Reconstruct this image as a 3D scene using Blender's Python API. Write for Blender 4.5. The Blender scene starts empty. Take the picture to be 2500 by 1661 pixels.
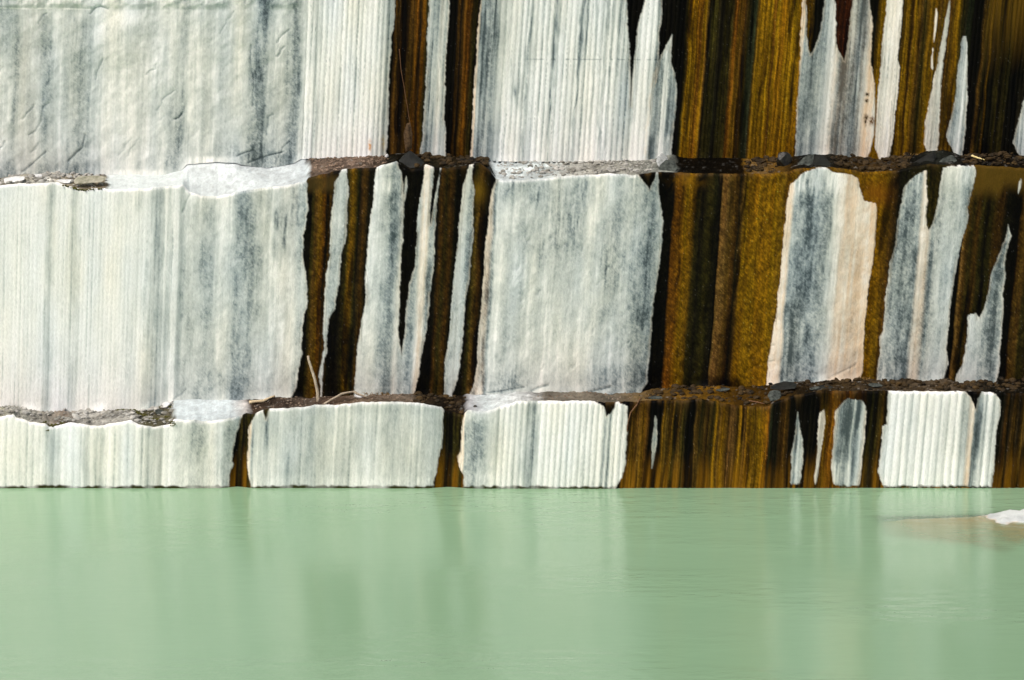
import bpy, bmesh, math, random
import numpy as np
from mathutils import Vector, Matrix, noise as mnoise

scene = bpy.context.scene
COL = scene.collection

# ------------------------------------------------------------------ camera
CAM_D, CAM_H, PITCH, FPX = 60.0, 16.5, math.radians(12.0), 6130.0
cam_data = bpy.data.cameras.new('camera')
cam = bpy.data.objects.new('camera', cam_data)
COL.objects.link(cam)
cam.location = (0, -CAM_D, CAM_H)
cam.rotation_euler = (math.radians(90) - PITCH, 0, 0)
cam_data.sensor_width = 36.0
cam_data.lens = 36.0 * FPX / 2500.0
cam_data.clip_end = 2000
scene.camera = cam

# ------------------------------------------------------------------ sky and sun (thin bright overcast)
SUN_EL, SUN_AZ = math.radians(52), math.radians(-38)   # azimuth off the wall normal, sun stands to the left
world = bpy.data.worlds.new('World')
scene.world = world
world.use_nodes = True
wn = world.node_tree.nodes
sky = wn.new('ShaderNodeTexSky')
sky.sky_type = 'NISHITA'
sky.sun_disc = False
sky.sun_elevation = SUN_EL
sky.sun_rotation = math.radians(180) - SUN_AZ
sky.air_density = 0.7
sky.dust_density = 6.0
sky.ozone_density = 0.6
wn['Background'].inputs['Strength'].default_value = 0.12
world.node_tree.links.new(sky.outputs[0], wn['Background'].inputs['Color'])
sun_data = bpy.data.lights.new('sun', 'SUN')
sun_data.energy = 1.4
sun_data.angle = math.radians(14)
sun_data.color = (1.0, 0.975, 0.945)
sun = bpy.data.objects.new('sun', sun_data)
COL.objects.link(sun)
sd = Vector((math.sin(SUN_AZ) * math.cos(SUN_EL), -math.cos(SUN_AZ) * math.cos(SUN_EL), math.sin(SUN_EL)))
sun.rotation_euler = sd.to_track_quat('Z', 'Y').to_euler()
sun.location = sd * 60

scene.view_settings.view_transform = 'Standard'
scene.view_settings.look = 'None'
scene.view_settings.exposure = 0.03
scene.view_settings.gamma = 1.0
scene.view_settings.use_curve_mapping = False
scene.render.engine = 'CYCLES'
scene.cycles.use_denoising = True
scene.cycles.max_bounces = 8
scene.cycles.transparent_max_bounces = 8
scene.cycles.diffuse_bounces = 4

rng = np.random.default_rng(11)
random.seed(5)

# ------------------------------------------------------------------ image pixel units
# the rock faces were traced in image pixels (u to the right, w downwards, about 1 cm a unit);
# wall_point() turns an image pixel on a tier's plane into metres.
SP, CP = math.sin(PITCH), math.cos(PITCH)


def wall_point(u, w, Y):
    u = np.asarray(u, float); w = np.asarray(w, float)
    a = (u - 1250.0) / FPX; b = (830.5 - w) / FPX
    t = (Y + CAM_D) / (CP + SP * b)
    return a * t, CAM_H + t * (CP * b - SP)


def wall_pixel(x, z, Y):
    dy = Y + CAM_D; dz = z - CAM_H
    fwd = dy * CP - dz * SP; up = dy * SP + dz * CP
    return 1250.0 + FPX * x / fwd, 830.5 - FPX * up / fwd


TIER_Y = {'lower': 0.0, 'middle': 1.3, 'upper': 2.6}


def spot(u, w, y):
    """point at depth y seen at image pixel (u, w)"""
    x, z = wall_point(u, w, y)
    return Vector((float(x), y, float(z)))


# ------------------------------------------------------------------ noise
def hash2(ix, iy, seed):
    h = (ix.astype(np.int64) * 374761393 + iy.astype(np.int64) * 668265263 + seed * 974634777) & 0xFFFFFFFF
    h = ((h ^ (h >> 13)) * 1274126177) & 0xFFFFFFFF
    h = (h ^ (h >> 16)) & 0xFFFFFF
    return h / float(0xFFFFFF)


def vnoise(x, y, seed=0):
    x = np.asarray(x, float); y = np.asarray(y, float)
    x, y = np.broadcast_arrays(x, y)
    ix = np.floor(x); iy = np.floor(y)
    fx = x - ix; fy = y - iy
    fx = fx * fx * (3 - 2 * fx); fy = fy * fy * (3 - 2 * fy)
    a = hash2(ix, iy, seed); b = hash2(ix + 1, iy, seed)
    c = hash2(ix, iy + 1, seed); d = hash2(ix + 1, iy + 1, seed)
    return ((a + (b - a) * fx) * (1 - fy) + (c + (d - c) * fx) * fy) * 2 - 1


def fbm(x, y, seed=0, octs=4, gain=0.5):
    r = 0; amp = 1; tot = 0
    for o in range(octs):
        r = r + vnoise(x * 2 ** o + 17.3 * o, y * 2 ** o - 9.1 * o, seed + o) * amp
        tot += amp; amp *= gain
    return r / tot


def sstep(a, b, x):
    t = np.clip((x - a) / (b - a), 0, 1)
    return t * t * (3 - 2 * t)


def lin(c):
    c = np.asarray(c, float) / 255.0
    return np.where(c <= 0.04045, c / 12.92, ((c + 0.055) / 1.055) ** 2.4)


# ------------------------------------------------------------------ materials
def new_mat(name):
    m = bpy.data.materials.new(name)
    m.use_nodes = True
    return m, m.node_tree.nodes, m.node_tree.links, m.node_tree.nodes['Principled BSDF']


def rock_material(name, bump=0.6, fine=28.0, coarse_stretch=(1.0, 1.0, 0.45), rot=0.6):
    """colour and wetness come with the mesh (mineral stains); the nodes add grain and fine relief"""
    m, n, l, p = new_mat(name)
    at = n.new('ShaderNodeAttribute'); at.attribute_name = 'stain'
    tc = n.new('ShaderNodeTexCoord')
    mp = n.new('ShaderNodeMapping')
    mp.inputs['Rotation'].default_value = (0, rot, 0)
    mp.inputs['Scale'].default_value = coarse_stretch
    l.new(tc.outputs['Object'], mp.inputs['Vector'])
    n1 = n.new('ShaderNodeTexNoise'); n1.inputs['Scale'].default_value = fine
    n1.inputs['Detail'].default_value = 6; n1.inputs['Roughness'].default_value = 0.62
    l.new(mp.outputs[0], n1.inputs['Vector'])
    n2 = n.new('ShaderNodeTexNoise'); n2.inputs['Scale'].default_value = 6.5
    n2.inputs['Detail'].default_value = 7; n2.inputs['Roughness'].default_value = 0.65
    l.new(mp.outputs[0], n2.inputs['Vector'])
    # grain in the colour
    mr = n.new('ShaderNodeMapRange')
    mr.inputs['From Min'].default_value = 0.3; mr.inputs['From Max'].default_value = 0.7
    mr.inputs['To Min'].default_value = 0.90; mr.inputs['To Max'].default_value = 1.09
    l.new(n1.outputs['Fac'], mr.inputs['Value'])
    mx = n.new('ShaderNodeMix'); mx.data_type = 'RGBA'; mx.blend_type = 'MULTIPLY'
    mx.inputs['Factor'].default_value = 1.0
    l.new(at.outputs['Color'], mx.inputs['A']); l.new(mr.outputs[0], mx.inputs['B'])
    l.new(mx.outputs['Result'], p.inputs['Base Color'])
    # wet seepage is smoother than dry stone
    rr = n.new('ShaderNodeMapRange')
    rr.inputs['To Min'].default_value = 0.85; rr.inputs['To Max'].default_value = 0.5
    l.new(at.outputs['Alpha'], rr.inputs['Value'])
    l.new(rr.outputs[0], p.inputs['Roughness'])
    p.inputs['Specular IOR Level'].default_value = 0.05
    ad = n.new('ShaderNodeMath'); ad.operation = 'MULTIPLY_ADD'
    l.new(n2.outputs['Fac'], ad.inputs[0]); ad.inputs[1].default_value = 0.75
    l.new(n1.outputs['Fac'], ad.inputs[2])
    bp = n.new('ShaderNodeBump'); bp.inputs['Strength'].default_value = bump
    bp.inputs['Distance'].default_value = 0.022
    l.new(ad.outputs[0], bp.inputs['Height'])
    l.new(bp.outputs[0], p.inputs['Normal'])
    return m


MAT_ROCK = rock_material('stained_marble')
MAT_LEDGE = rock_material('ledge_rubble', bump=0.8, fine=34, coarse_stretch=(1, 1, 1), rot=0)


def plain_mat(name, c1, c2, scale=8.0, rough=0.8, bump=0.4, stretch=(1, 1, 1), spec=0.25):
    m, n, l, p = new_mat(name)
    tc = n.new('ShaderNodeTexCoord'); mp = n.new('ShaderNodeMapping')
    mp.inputs['Scale'].default_value = stretch
    l.new(tc.outputs['Object'], mp.inputs['Vector'])
    nz = n.new('ShaderNodeTexNoise'); nz.inputs['Scale'].default_value = scale
    nz.inputs['Detail'].default_value = 7; nz.inputs['Roughness'].default_value = 0.65
    l.new(mp.outputs[0], nz.inputs['Vector'])
    cr = n.new('ShaderNodeValToRGB')
    cr.color_ramp.elements[0].position = 0.36; cr.color_ramp.elements[1].position = 0.66
    cr.color_ramp.elements[0].color = (*lin(c1), 1); cr.color_ramp.elements[1].color = (*lin(c2), 1)
    l.new(nz.outputs['Fac'], cr.inputs[0]); l.new(cr.outputs[0], p.inputs['Base Color'])
    p.inputs['Roughness'].default_value = rough
    p.inputs['Specular IOR Level'].default_value = spec
    bp = n.new('ShaderNodeBump'); bp.inputs['Strength'].default_value = bump
    bp.inputs['Distance'].default_value = 0.02
    l.new(nz.outputs['Fac'], bp.inputs['Height']); l.new(bp.outputs[0], p.inputs['Normal'])
    return m


# ------------------------------------------------------------------ object helpers
def set_mesh(me, V, F, smooth=True):
    F = np.asarray(F, np.int32)
    me.vertices.add(len(V)); me.vertices.foreach_set('co', np.asarray(V, np.float32).ravel())
    me.loops.add(F.size); me.loops.foreach_set('vertex_index', F.ravel())
    me.polygons.add(len(F))
    me.polygons.foreach_set('loop_start', np.arange(len(F), dtype=np.int32) * F.shape[1])
    me.polygons.foreach_set('use_smooth', np.full(len(F), smooth, bool))
    me.update(calc_edges=True)


def mesh_obj(name, V, F, mat, parent=None, colour=None, smooth=True):
    me = bpy.data.meshes.new(name)
    set_mesh(me, V, F, smooth)
    if colour is not None:
        at = me.attributes.new('stain', 'FLOAT_COLOR', 'POINT')
        at.data.foreach_set('color', np.asarray(colour, np.float32).ravel())
    me.materials.append(mat)
    o = bpy.data.objects.new(name, me)
    COL.objects.link(o)
    o.parent = parent
    return o


def bm_obj(name, bm, mat, parent=None, smooth=True):
    me = bpy.data.meshes.new(name)
    bm.to_mesh(me); bm.free()
    for p in me.polygons:
        p.use_smooth = smooth
    me.materials.append(mat)
    o = bpy.data.objects.new(name, me)
    COL.objects.link(o)
    o.parent = parent
    return o


def tag(o, label, cat, group=None, kind=None):
    o['label'] = label
    if cat:
        o['category'] = cat
    if group:
        o['group'] = group
    if kind:
        o['kind'] = kind
    return o


def empty(name, loc=(0, 0, 0)):
    o = bpy.data.objects.new(name, None)
    o.empty_display_size = 0.3
    o.location = loc
    COL.objects.link(o)
    return o


# ------------------------------------------------------------------ traced outlines (image pixels)
UL_BACK = [(-800, 436), (0, 437), (60, 425), (120, 422), (260, 427), (400, 427), (440, 415), (455, 400), (520, 394), (575, 395),
           (600, 402), (650, 408), (690, 404), (720, 395), (735, 386), (800, 383), (870, 382), (935, 381), (960, 378),
           (1000, 375), (1030, 379), (1085, 382), (1150, 387), (1195, 392), (1250, 391), (1350, 393), (1400, 395),
           (1440, 392), (1500, 393), (1590, 390), (1620, 379), (1640, 376), (1670, 383), (1740, 384), (1830, 384),
           (1900, 385), (1950, 378), (2000, 375), (2030, 373), (2060, 379), (2100, 383), (2150, 389), (2180, 386),
           (2220, 380), (2260, 368), (2300, 364), (2350, 378), (2400, 375), (2470, 371), (2500, 378), (3400, 380)]
UL_FRONT = [(-800, 456), (0, 454), (50, 449), (140, 447), (160, 455), (200, 464), (250, 461), (262, 464), (350, 462), (420, 455),
            (445, 452), (460, 470), (490, 480), (530, 480), (560, 475), (620, 464), (700, 455), (745, 445), (752, 436),
            (771, 430), (825, 418), (844, 414), (883, 411), (914, 411), (930, 403), (969, 394), (976, 402), (1000, 414),
            (1030, 410), (1040, 402), (1064, 411), (1100, 412), (1140, 405), (1172, 399), (1191, 415), (1210, 437), (1242, 441),
            (1303, 437), (1350, 433), (1398, 429), (1497, 422), (1548, 427), (1595, 421), (1653, 422), (1691, 424),
            (1819, 426), (1883, 426), (1924, 421), (1946, 413), (1997, 409), (2032, 409), (2064, 414), (2108, 421),
            (2191, 418), (2223, 408), (2271, 402), (2351, 402), (2414, 406), (2500, 411), (3400, 412)]
LL_BACK = [(-800, 992), (0, 991), (48, 994), (86, 1002), (143, 1004), (223, 1002), (265, 999), (335, 1004), (367, 994), (408, 983),
           (424, 975), (500, 974), (634, 975), (659, 972), (771, 972), (819, 967), (867, 966), (914, 964), (1000, 964),
           (1048, 964), (1096, 966), (1150, 959), (1178, 959), (1223, 955), (1287, 953), (1338, 952), (1414, 956),
           (1500, 959), (1564, 956), (1612, 948), (1659, 945), (1733, 943), (1787, 943), (1873, 937), (1899, 936),
           (1946, 932), (2000, 928), (2096, 928), (2140, 928), (2207, 928), (2303, 926), (2338, 934), (2376, 936),
           (2430, 934), (2440, 926), (2500, 924), (3400, 924)]
LL_FRONT = [(-800, 1025), (0, 1020), (32, 1012), (38, 1020), (77, 1033), (108, 1036), (118, 1044), (140, 1042), (172, 1033),
            (220, 1041), (255, 1038), (281, 1033), (319, 1027), (338, 1038), (376, 1044), (415, 1038), (424, 1026),
            (478, 1028), (500, 1030), (570, 1023), (589, 1017), (600, 1012), (618, 1014), (640, 1002), (659, 998), (698, 999),
            (755, 993), (774, 990), (819, 990), (883, 983), (1000, 983), (1038, 988), (1078, 998), (1085, 1006),
            (1130, 1016), (1140, 1004), (1191, 1003), (1223, 991), (1271, 979), (1319, 979), (1440, 979), (1475, 985),
            (1500, 982), (1548, 983), (1580, 979), (1669, 979), (1707, 975), (1755, 982), (1787, 990), (1819, 993),
            (1876, 994), (1899, 979), (1946, 966), (2000, 956), (2159, 956), (2255, 958), (2351, 958), (2414, 959),
            (2500, 963), (3400, 966)]
WATER_W = 1192.0

# seepage stains and pale crusts: (kind, softness, label, rows of (w, u_left, u_right)), painted in order
FAR = 3500
STAINS = {
 'upper': [
  ('dark', 1.4, 'dark brown seep band between two pale drilled strips', [(-700, 1000, 1085), (0, 967, 1049), (60, 963, 1045), (95, 956, 1043), (150, 951, 1042), (230, 948, 1037), (330, 945, 1032), (400, 942, 1023)]),
  ('dark', 1.4, 'near black seep band left of the blue grey lines', [(-700, 1140, 1215), (0, 1098, 1174), (40, 1096, 1168), (130, 1090, 1163), (200, 1086, 1158), (300, 1084, 1152), (330, 1088, 1151), (400, 1088, 1149)]),
  ('dark', 2.2, 'long black drip wedge on the white drilled rock', [(-700, 1500, 1640), (0, 1530, 1575), (25, 1531, 1569), (76, 1533, 1557), (140, 1538, 1548), (200, 1539.5, 1543), (260, 1540, 1540.5)]),
  ('dark', 1.6, 'broad ochre and black stained rock face', [(-700, 1670, FAR), (0, 1616, FAR), (175, 1605, FAR), (271, 1596, FAR), (400, 1586, FAR)]),
  ('pale', 1.6, 'grey tongue of bare rock inside the black stain', [(84, 1641, 1642), (112, 1626, 1640), (130, 1618, 1640), (145, 1611, 1641), (160, 1606, 1642), (175, 1598, 1648), (217, 1590, 1653), (271, 1585, 1650), (367, 1575, 1640), (400, 1575, 1638)]),
  ('pale', 1.4, 'pale grey and peach rock strip between ochre stains', [(-700, 2010, 2265), (0, 1959, 2205), (60, 1957, 2200), (100, 1955, 2196), (143, 1953, 2192), (165, 1952, 2197), (239, 1946, 2191), (300, 1943, 2184), (350, 1941, 2178), (380, 1940, 2172), (400, 1939, 2160)]),
  ('dark', 1.8, 'black drip tongue on the pale strip', [(-700, 1965, 2060), (0, 1970, 2012), (48, 1970, 2006), (83, 1969, 2000), (100, 1971, 1995), (115, 1973, 1989), (127, 1976, 1984), (132, 1979, 1980)]),
  ('dark', 2.0, 'red brown drip tongue on the pale strip', [(-700, 2040, 2130), (0, 2038, 2080), (60, 2040, 2075), (105, 2042, 2070), (125, 2049, 2066), (140, 2057, 2063), (148, 2060, 2061)]),
  ('dark', 1.8, 'narrow ochre drip left of the white column', [(-700, 2125, 2215), (0, 2122, 2165), (55, 2130, 2159), (100, 2128, 2155), (150, 2124, 2152), (180, 2130, 2149), (205, 2135, 2146), (260, 2136, 2141), (330, 2133, 2137), (360, 2126, 2137), (400, 2110, 2152)]),
  ('pale', 1.2, 'thin broken white sliver in the ochre stain', [(20, 2285, 2286), (30, 2283, 2288), (70, 2280, 2286), (95, 2279, 2282), (104, 2279.5, 2280)]),
  ('pale', 1.2, 'short white fleck in the ochre stain', [(116, 2277, 2278), (122, 2276, 2279), (128, 2277, 2278), (140, 2273, 2277), (166, 2273, 2279), (172, 2277, 2278)]),
  ('pale', 1.4, 'tall pointed pale sliver in the ochre stain', [(2, 2317, 2319), (20, 2313, 2319), (60, 2306, 2315), (110, 2297, 2309), (150, 2290, 2303), (180, 2281, 2300), (220, 2273, 2295), (260, 2265, 2294), (300, 2258, 2293), (350, 2257, 2290), (370, 2262, 2286), (385, 2268, 2280)]),
  ('pale', 1.4, 'pointed grey sliver beside the black stain', [(88, 2352, 2358), (100, 2348, 2360), (130, 2344, 2362), (200, 2336, 2361), (250, 2330, 2362), (300, 2320, 2358), (335, 2311, 2355), (360, 2320, 2352), (385, 2336, 2349)]),
  ('pale', 1.4, 'grey sliver at the right end of the black stain', [(225, 2505, 2506), (260, 2495, 2520), (300, 2485, 2524), (350, 2472, 2520), (365, 2480, 2515), (390, 2495, 2500)]),
 ],
 'middle': [
  ('dark', 1.6, 'olive brown seep column nearest the grey streaks', [(400, 742, 838), (428, 745, 829), (444, 749, 819), (466, 750, 815), (507, 752, 810), (539, 748, 808), (578, 741, 807), (616, 740, 805), (630, 741, 804), (667, 746, 797), (686, 749, 795), (715, 748, 792), (740, 750, 791), (763, 743, 790), (795, 738, 788), (807, 737, 787), (842, 735, 792), (864, 736, 787), (896, 731, 783), (918, 727, 777), (947, 723, 782), (960, 716, 781), (985, 700, 781)]),
  ('dark', 1.6, 'black and ochre seep column right of a thin pale sliver', [(395, 844, 920), (415, 846, 918), (444, 850, 913), (457, 852, 912), (485, 850, 911), (508, 848, 908), (539, 848, 903), (571, 848, 900), (603, 838, 897), (616, 833, 896), (677, 829, 892), (683, 828, 892), (740, 820, 891), (753, 819, 889), (779, 803, 885), (788, 803, 883), (820, 801, 879), (839, 799, 874), (858, 797, 873), (877, 793, 870), (896, 789, 868), (937, 787, 867), (985, 782, 867)]),
  ('dark', 1.4, 'long black drip spike between pale strips', [(385, 970, 1036), (402, 973, 1036), (428, 982, 1034), (444, 984, 1032), (476, 987, 1027), (508, 986, 1021), (571, 983, 1018), (651, 979, 1013), (686, 977, 1003), (699, 977, 1000), (747, 975, 994), (795, 973, 989), (820, 973, 986.5), (836, 975, 984), (850, 978, 982), (862, 980, 981)]),
  ('pale', 1.2, 'tiny pale flake beside the black drip spike', [(430, 992, 993), (436, 989, 994), (455, 987, 994), (480, 987, 991), (492, 986, 988)]),
  ('dark', 1.3, 'short dark drip wedge at the ledge', [(400, 1056, 1077), (412, 1057, 1074), (444, 1057, 1068), (508, 1049, 1058), (535, 1049, 1053), (548, 1050, 1051)]),
  ('dark', 1.4, 'wide dark brown seep column', [(400, 1080, 1146), (412, 1078, 1143), (434, 1075, 1139), (453, 1072, 1131), (508, 1067, 1124), (560, 1062, 1120), (619, 1061, 1114), (635, 1060, 1112), (683, 1054, 1108), (740, 1049, 1102), (756, 1048, 1101), (810, 1041, 1096), (858, 1031, 1091), (883, 1027, 1086), (921, 1022, 1085), (953, 1015, 1085), (985, 1008, 1083)]),
  ('dark', 1.4, 'dark seep column with an ochre top', [(390, 1158, 1188), (415, 1154, 1200), (434, 1153, 1212), (450, 1155, 1209), (469, 1159, 1203), (508, 1156, 1195), (571, 1156, 1188), (603, 1153, 1184), (651, 1149, 1183), (692, 1145, 1180), (740, 1137, 1177), (763, 1135, 1175), (795, 1132, 1171), (838, 1129, 1167), (889, 1123, 1164), (937, 1113, 1158), (963, 1105, 1148), (985, 1103, 1146)]),
  ('dark', 1.8, 'small black notch stain on the rim of the big slab', [(405, 1540, 1604), (425, 1557, 1601), (440, 1567, 1597), (452, 1578, 1590), (460, 1584, 1586)]),
  ('dark', 1.6, 'broad ochre and olive stained rock face', [(400, 1600, FAR), (437, 1607, FAR), (476, 1610, FAR), (539, 1618, FAR), (584, 1616, FAR), (667, 1607, FAR), (724, 1599, FAR), (779, 1592, FAR), (848, 1586, FAR), (896, 1583, FAR), (934, 1578, FAR), (956, 1564, FAR), (985, 1555, FAR)]),
  ('pale', 1.4, 'grey and peach bare rock strip with a rounded top', [(407, 2011, 2014), (411, 1993, 2020), (421, 1962, 2034), (426, 1956, 2078), (437, 1946, 2095), (450, 1930, 2098), (469, 1926, 2102), (490, 1921, 2110), (497, 1920, 2140), (539, 1917, 2140), (562, 1915, 2138), (584, 1913, 2136), (635, 1908, 2131), (651, 1907, 2128), (683, 1904, 2121), (721, 1899, 2117), (747, 1896, 2115), (779, 1892, 2111), (810, 1888, 2108), (848, 1883, 2108), (883, 1876, 2106), (905, 1875, 2104), (934, 1872, 2092), (955, 1872, 2088)]),
  ('pale', 1.4, 'pair of grey bare rock strips split by a drip', [(405, 2320, 2376), (409, 2305, 2380), (415, 2259, 2381), (428, 2236, 2380), (441, 2220, 2379), (466, 2204, 2372), (508, 2198, 2363), (536, 2193, 2363), (565, 2189, 2354), (597, 2185, 2344), (610, 2183, 2342), (635, 2174, 2338), (683, 2169, 2329), (747, 2159, 2321), (769, 2158, 2319), (810, 2156, 2315), (823, 2148, 2314), (848, 2150, 2312), (889, 2145, 2314), (912, 2141, 2306), (940, 2139, 2297)]),
  ('dark', 1.5, 'olive drip between the two grey strips', [(395, 2256, 2304), (415, 2260, 2300), (444, 2262, 2295), (485, 2262, 2291), (508, 2261, 2286), (530, 2260, 2280), (548, 2261, 2274), (558, 2265, 2269), (562, 2266, 2266.5)]),
  ('pale', 1.4, 'pointed grey bare rock sliver near the right edge', [(550, 2461, 2462.5), (559, 2460, 2464), (578, 2456, 2469), (610, 2443, 2459), (645, 2430, 2454), (683, 2418, 2453), (724, 2410, 2450), (755, 2402, 2449), (764, 2397, 2448.5), (769, 2366, 2448), (775, 2363, 2447.5), (795, 2362, 2446), (826, 2360, 2445), (848, 2357, 2443), (889, 2352, 2442), (915, 2337, 2437), (945, 2333, 2428)]),
  ('dark', 1.2, 'small rounded drip end on the pointed sliver', [(745, 2378, 2401), (757, 2380, 2400), (766, 2384, 2397), (773, 2388, 2393), (775, 2390, 2391)]),
  ('pale', 1.2, 'short white fleck in the olive stain', [(438, 2492, 2493), (444, 2488, 2494), (460, 2485, 2491), (472, 2485, 2486)]),
 ],
 'lower': [
  ('dark', 1.6, 'black to ochre stain in the crack beside the left slab', [(985, 597, 645), (1001, 593, 634), (1010, 590, 625), (1020, 588, 618), (1033, 585, 612), (1045, 582, 606), (1071, 575, 604), (1103, 569, 604), (1122, 565, 604), (1138, 568, 604), (1154, 561, 605), (1176, 559, 610), (1200, 557, 616)]),
  ('dark', 1.6, 'dark to ochre stain in the gap between two slabs', [(985, 1070, 1150), (998, 1078, 1142), (1007, 1082, 1138), (1030, 1081, 1131), (1065, 1080, 1126), (1093, 1077, 1124), (1103, 1074, 1123), (1119, 1070, 1118), (1144, 1067, 1121), (1160, 1065, 1132), (1179, 1060, 1132), (1200, 1056, 1133)]),
  ('dark', 2.0, 'small black stain at the top corner of the drilled slab', [(970, 1440, 1505), (982, 1452, 1503), (990, 1470, 1500), (1000, 1476, 1497), (1008, 1478, 1492), (1014, 1479, 1482)]),
  ('dark', 2.2, 'small grey drip on the smooth slab', [(992, 641, 655), (1004, 643, 654), (1016, 646, 652), (1024, 648, 649)]),
  ('dark', 1.6, 'broad brown and black striped rock face above the water', [(930, 1500, FAR), (984, 1513, FAR), (992, 1533, FAR), (1023, 1532, FAR), (1071, 1530, FAR), (1135, 1526, FAR), (1167, 1518, FAR), (1186, 1506, FAR), (1200, 1498, FAR)]),
  ('pale', 1.8, 'thin grey sliver in the black streak', [(1016, 1600, 1601), (1026, 1597, 1605), (1060, 1594, 1605), (1090, 1592, 1602), (1120, 1591, 1597), (1145, 1590, 1592)]),
  ('pale', 1.3, 'small pointed pale sliver above the water', [(1005, 1947, 1949), (1023, 1945, 1950), (1049, 1940, 1953), (1074, 1938, 1961), (1112, 1930, 1960), (1125, 1931, 1959), (1144, 1933, 1957), (1165, 1931, 1955), (1178, 1929, 1953), (1183, 1933, 1950)]),
  ('pale', 1.3, 'thin curved pale sliver above the water', [(1002, 2011, 2013), (1010, 2001, 2016), (1030, 1998, 2015), (1077, 1996, 2010), (1103, 1995, 2005), (1135, 1993, 2000), (1165, 1988, 1996), (1178, 1988, 1993), (1182, 1990, 1991)]),
  ('pale', 1.4, 'grey round topped bare rock strip above the water', [(974, 2068, 2076), (979, 2060, 2105), (991, 2050, 2113), (1004, 2038, 2114), (1030, 2037, 2113), (1087, 2033, 2108), (1103, 2032, 2107), (1144, 2030, 2105), (1170, 2033, 2102), (1183, 2035, 2100), (1188, 2050, 2098)]),
  ('pale', 1.4, 'white drilled rock slab above the water', [(956, 2170, 2412), (964, 2169, 2430), (979, 2168, 2442), (1017, 2167, 2443), (1036, 2166, 2438), (1042, 2156, 2436), (1087, 2153, 2429), (1135, 2147, 2427), (1151, 2145, 2426), (1170, 2150, 2424), (1184, 2156, 2422), (1189, 2159, 2421)]),
  ('dark', 1.4, 'small dark drip at the top of the white slab', [(952, 2350, 2402), (964, 2364, 2396), (975, 2373, 2389), (988, 2379, 2386), (1000, 2382, 2383)]),
 ],
}

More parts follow.
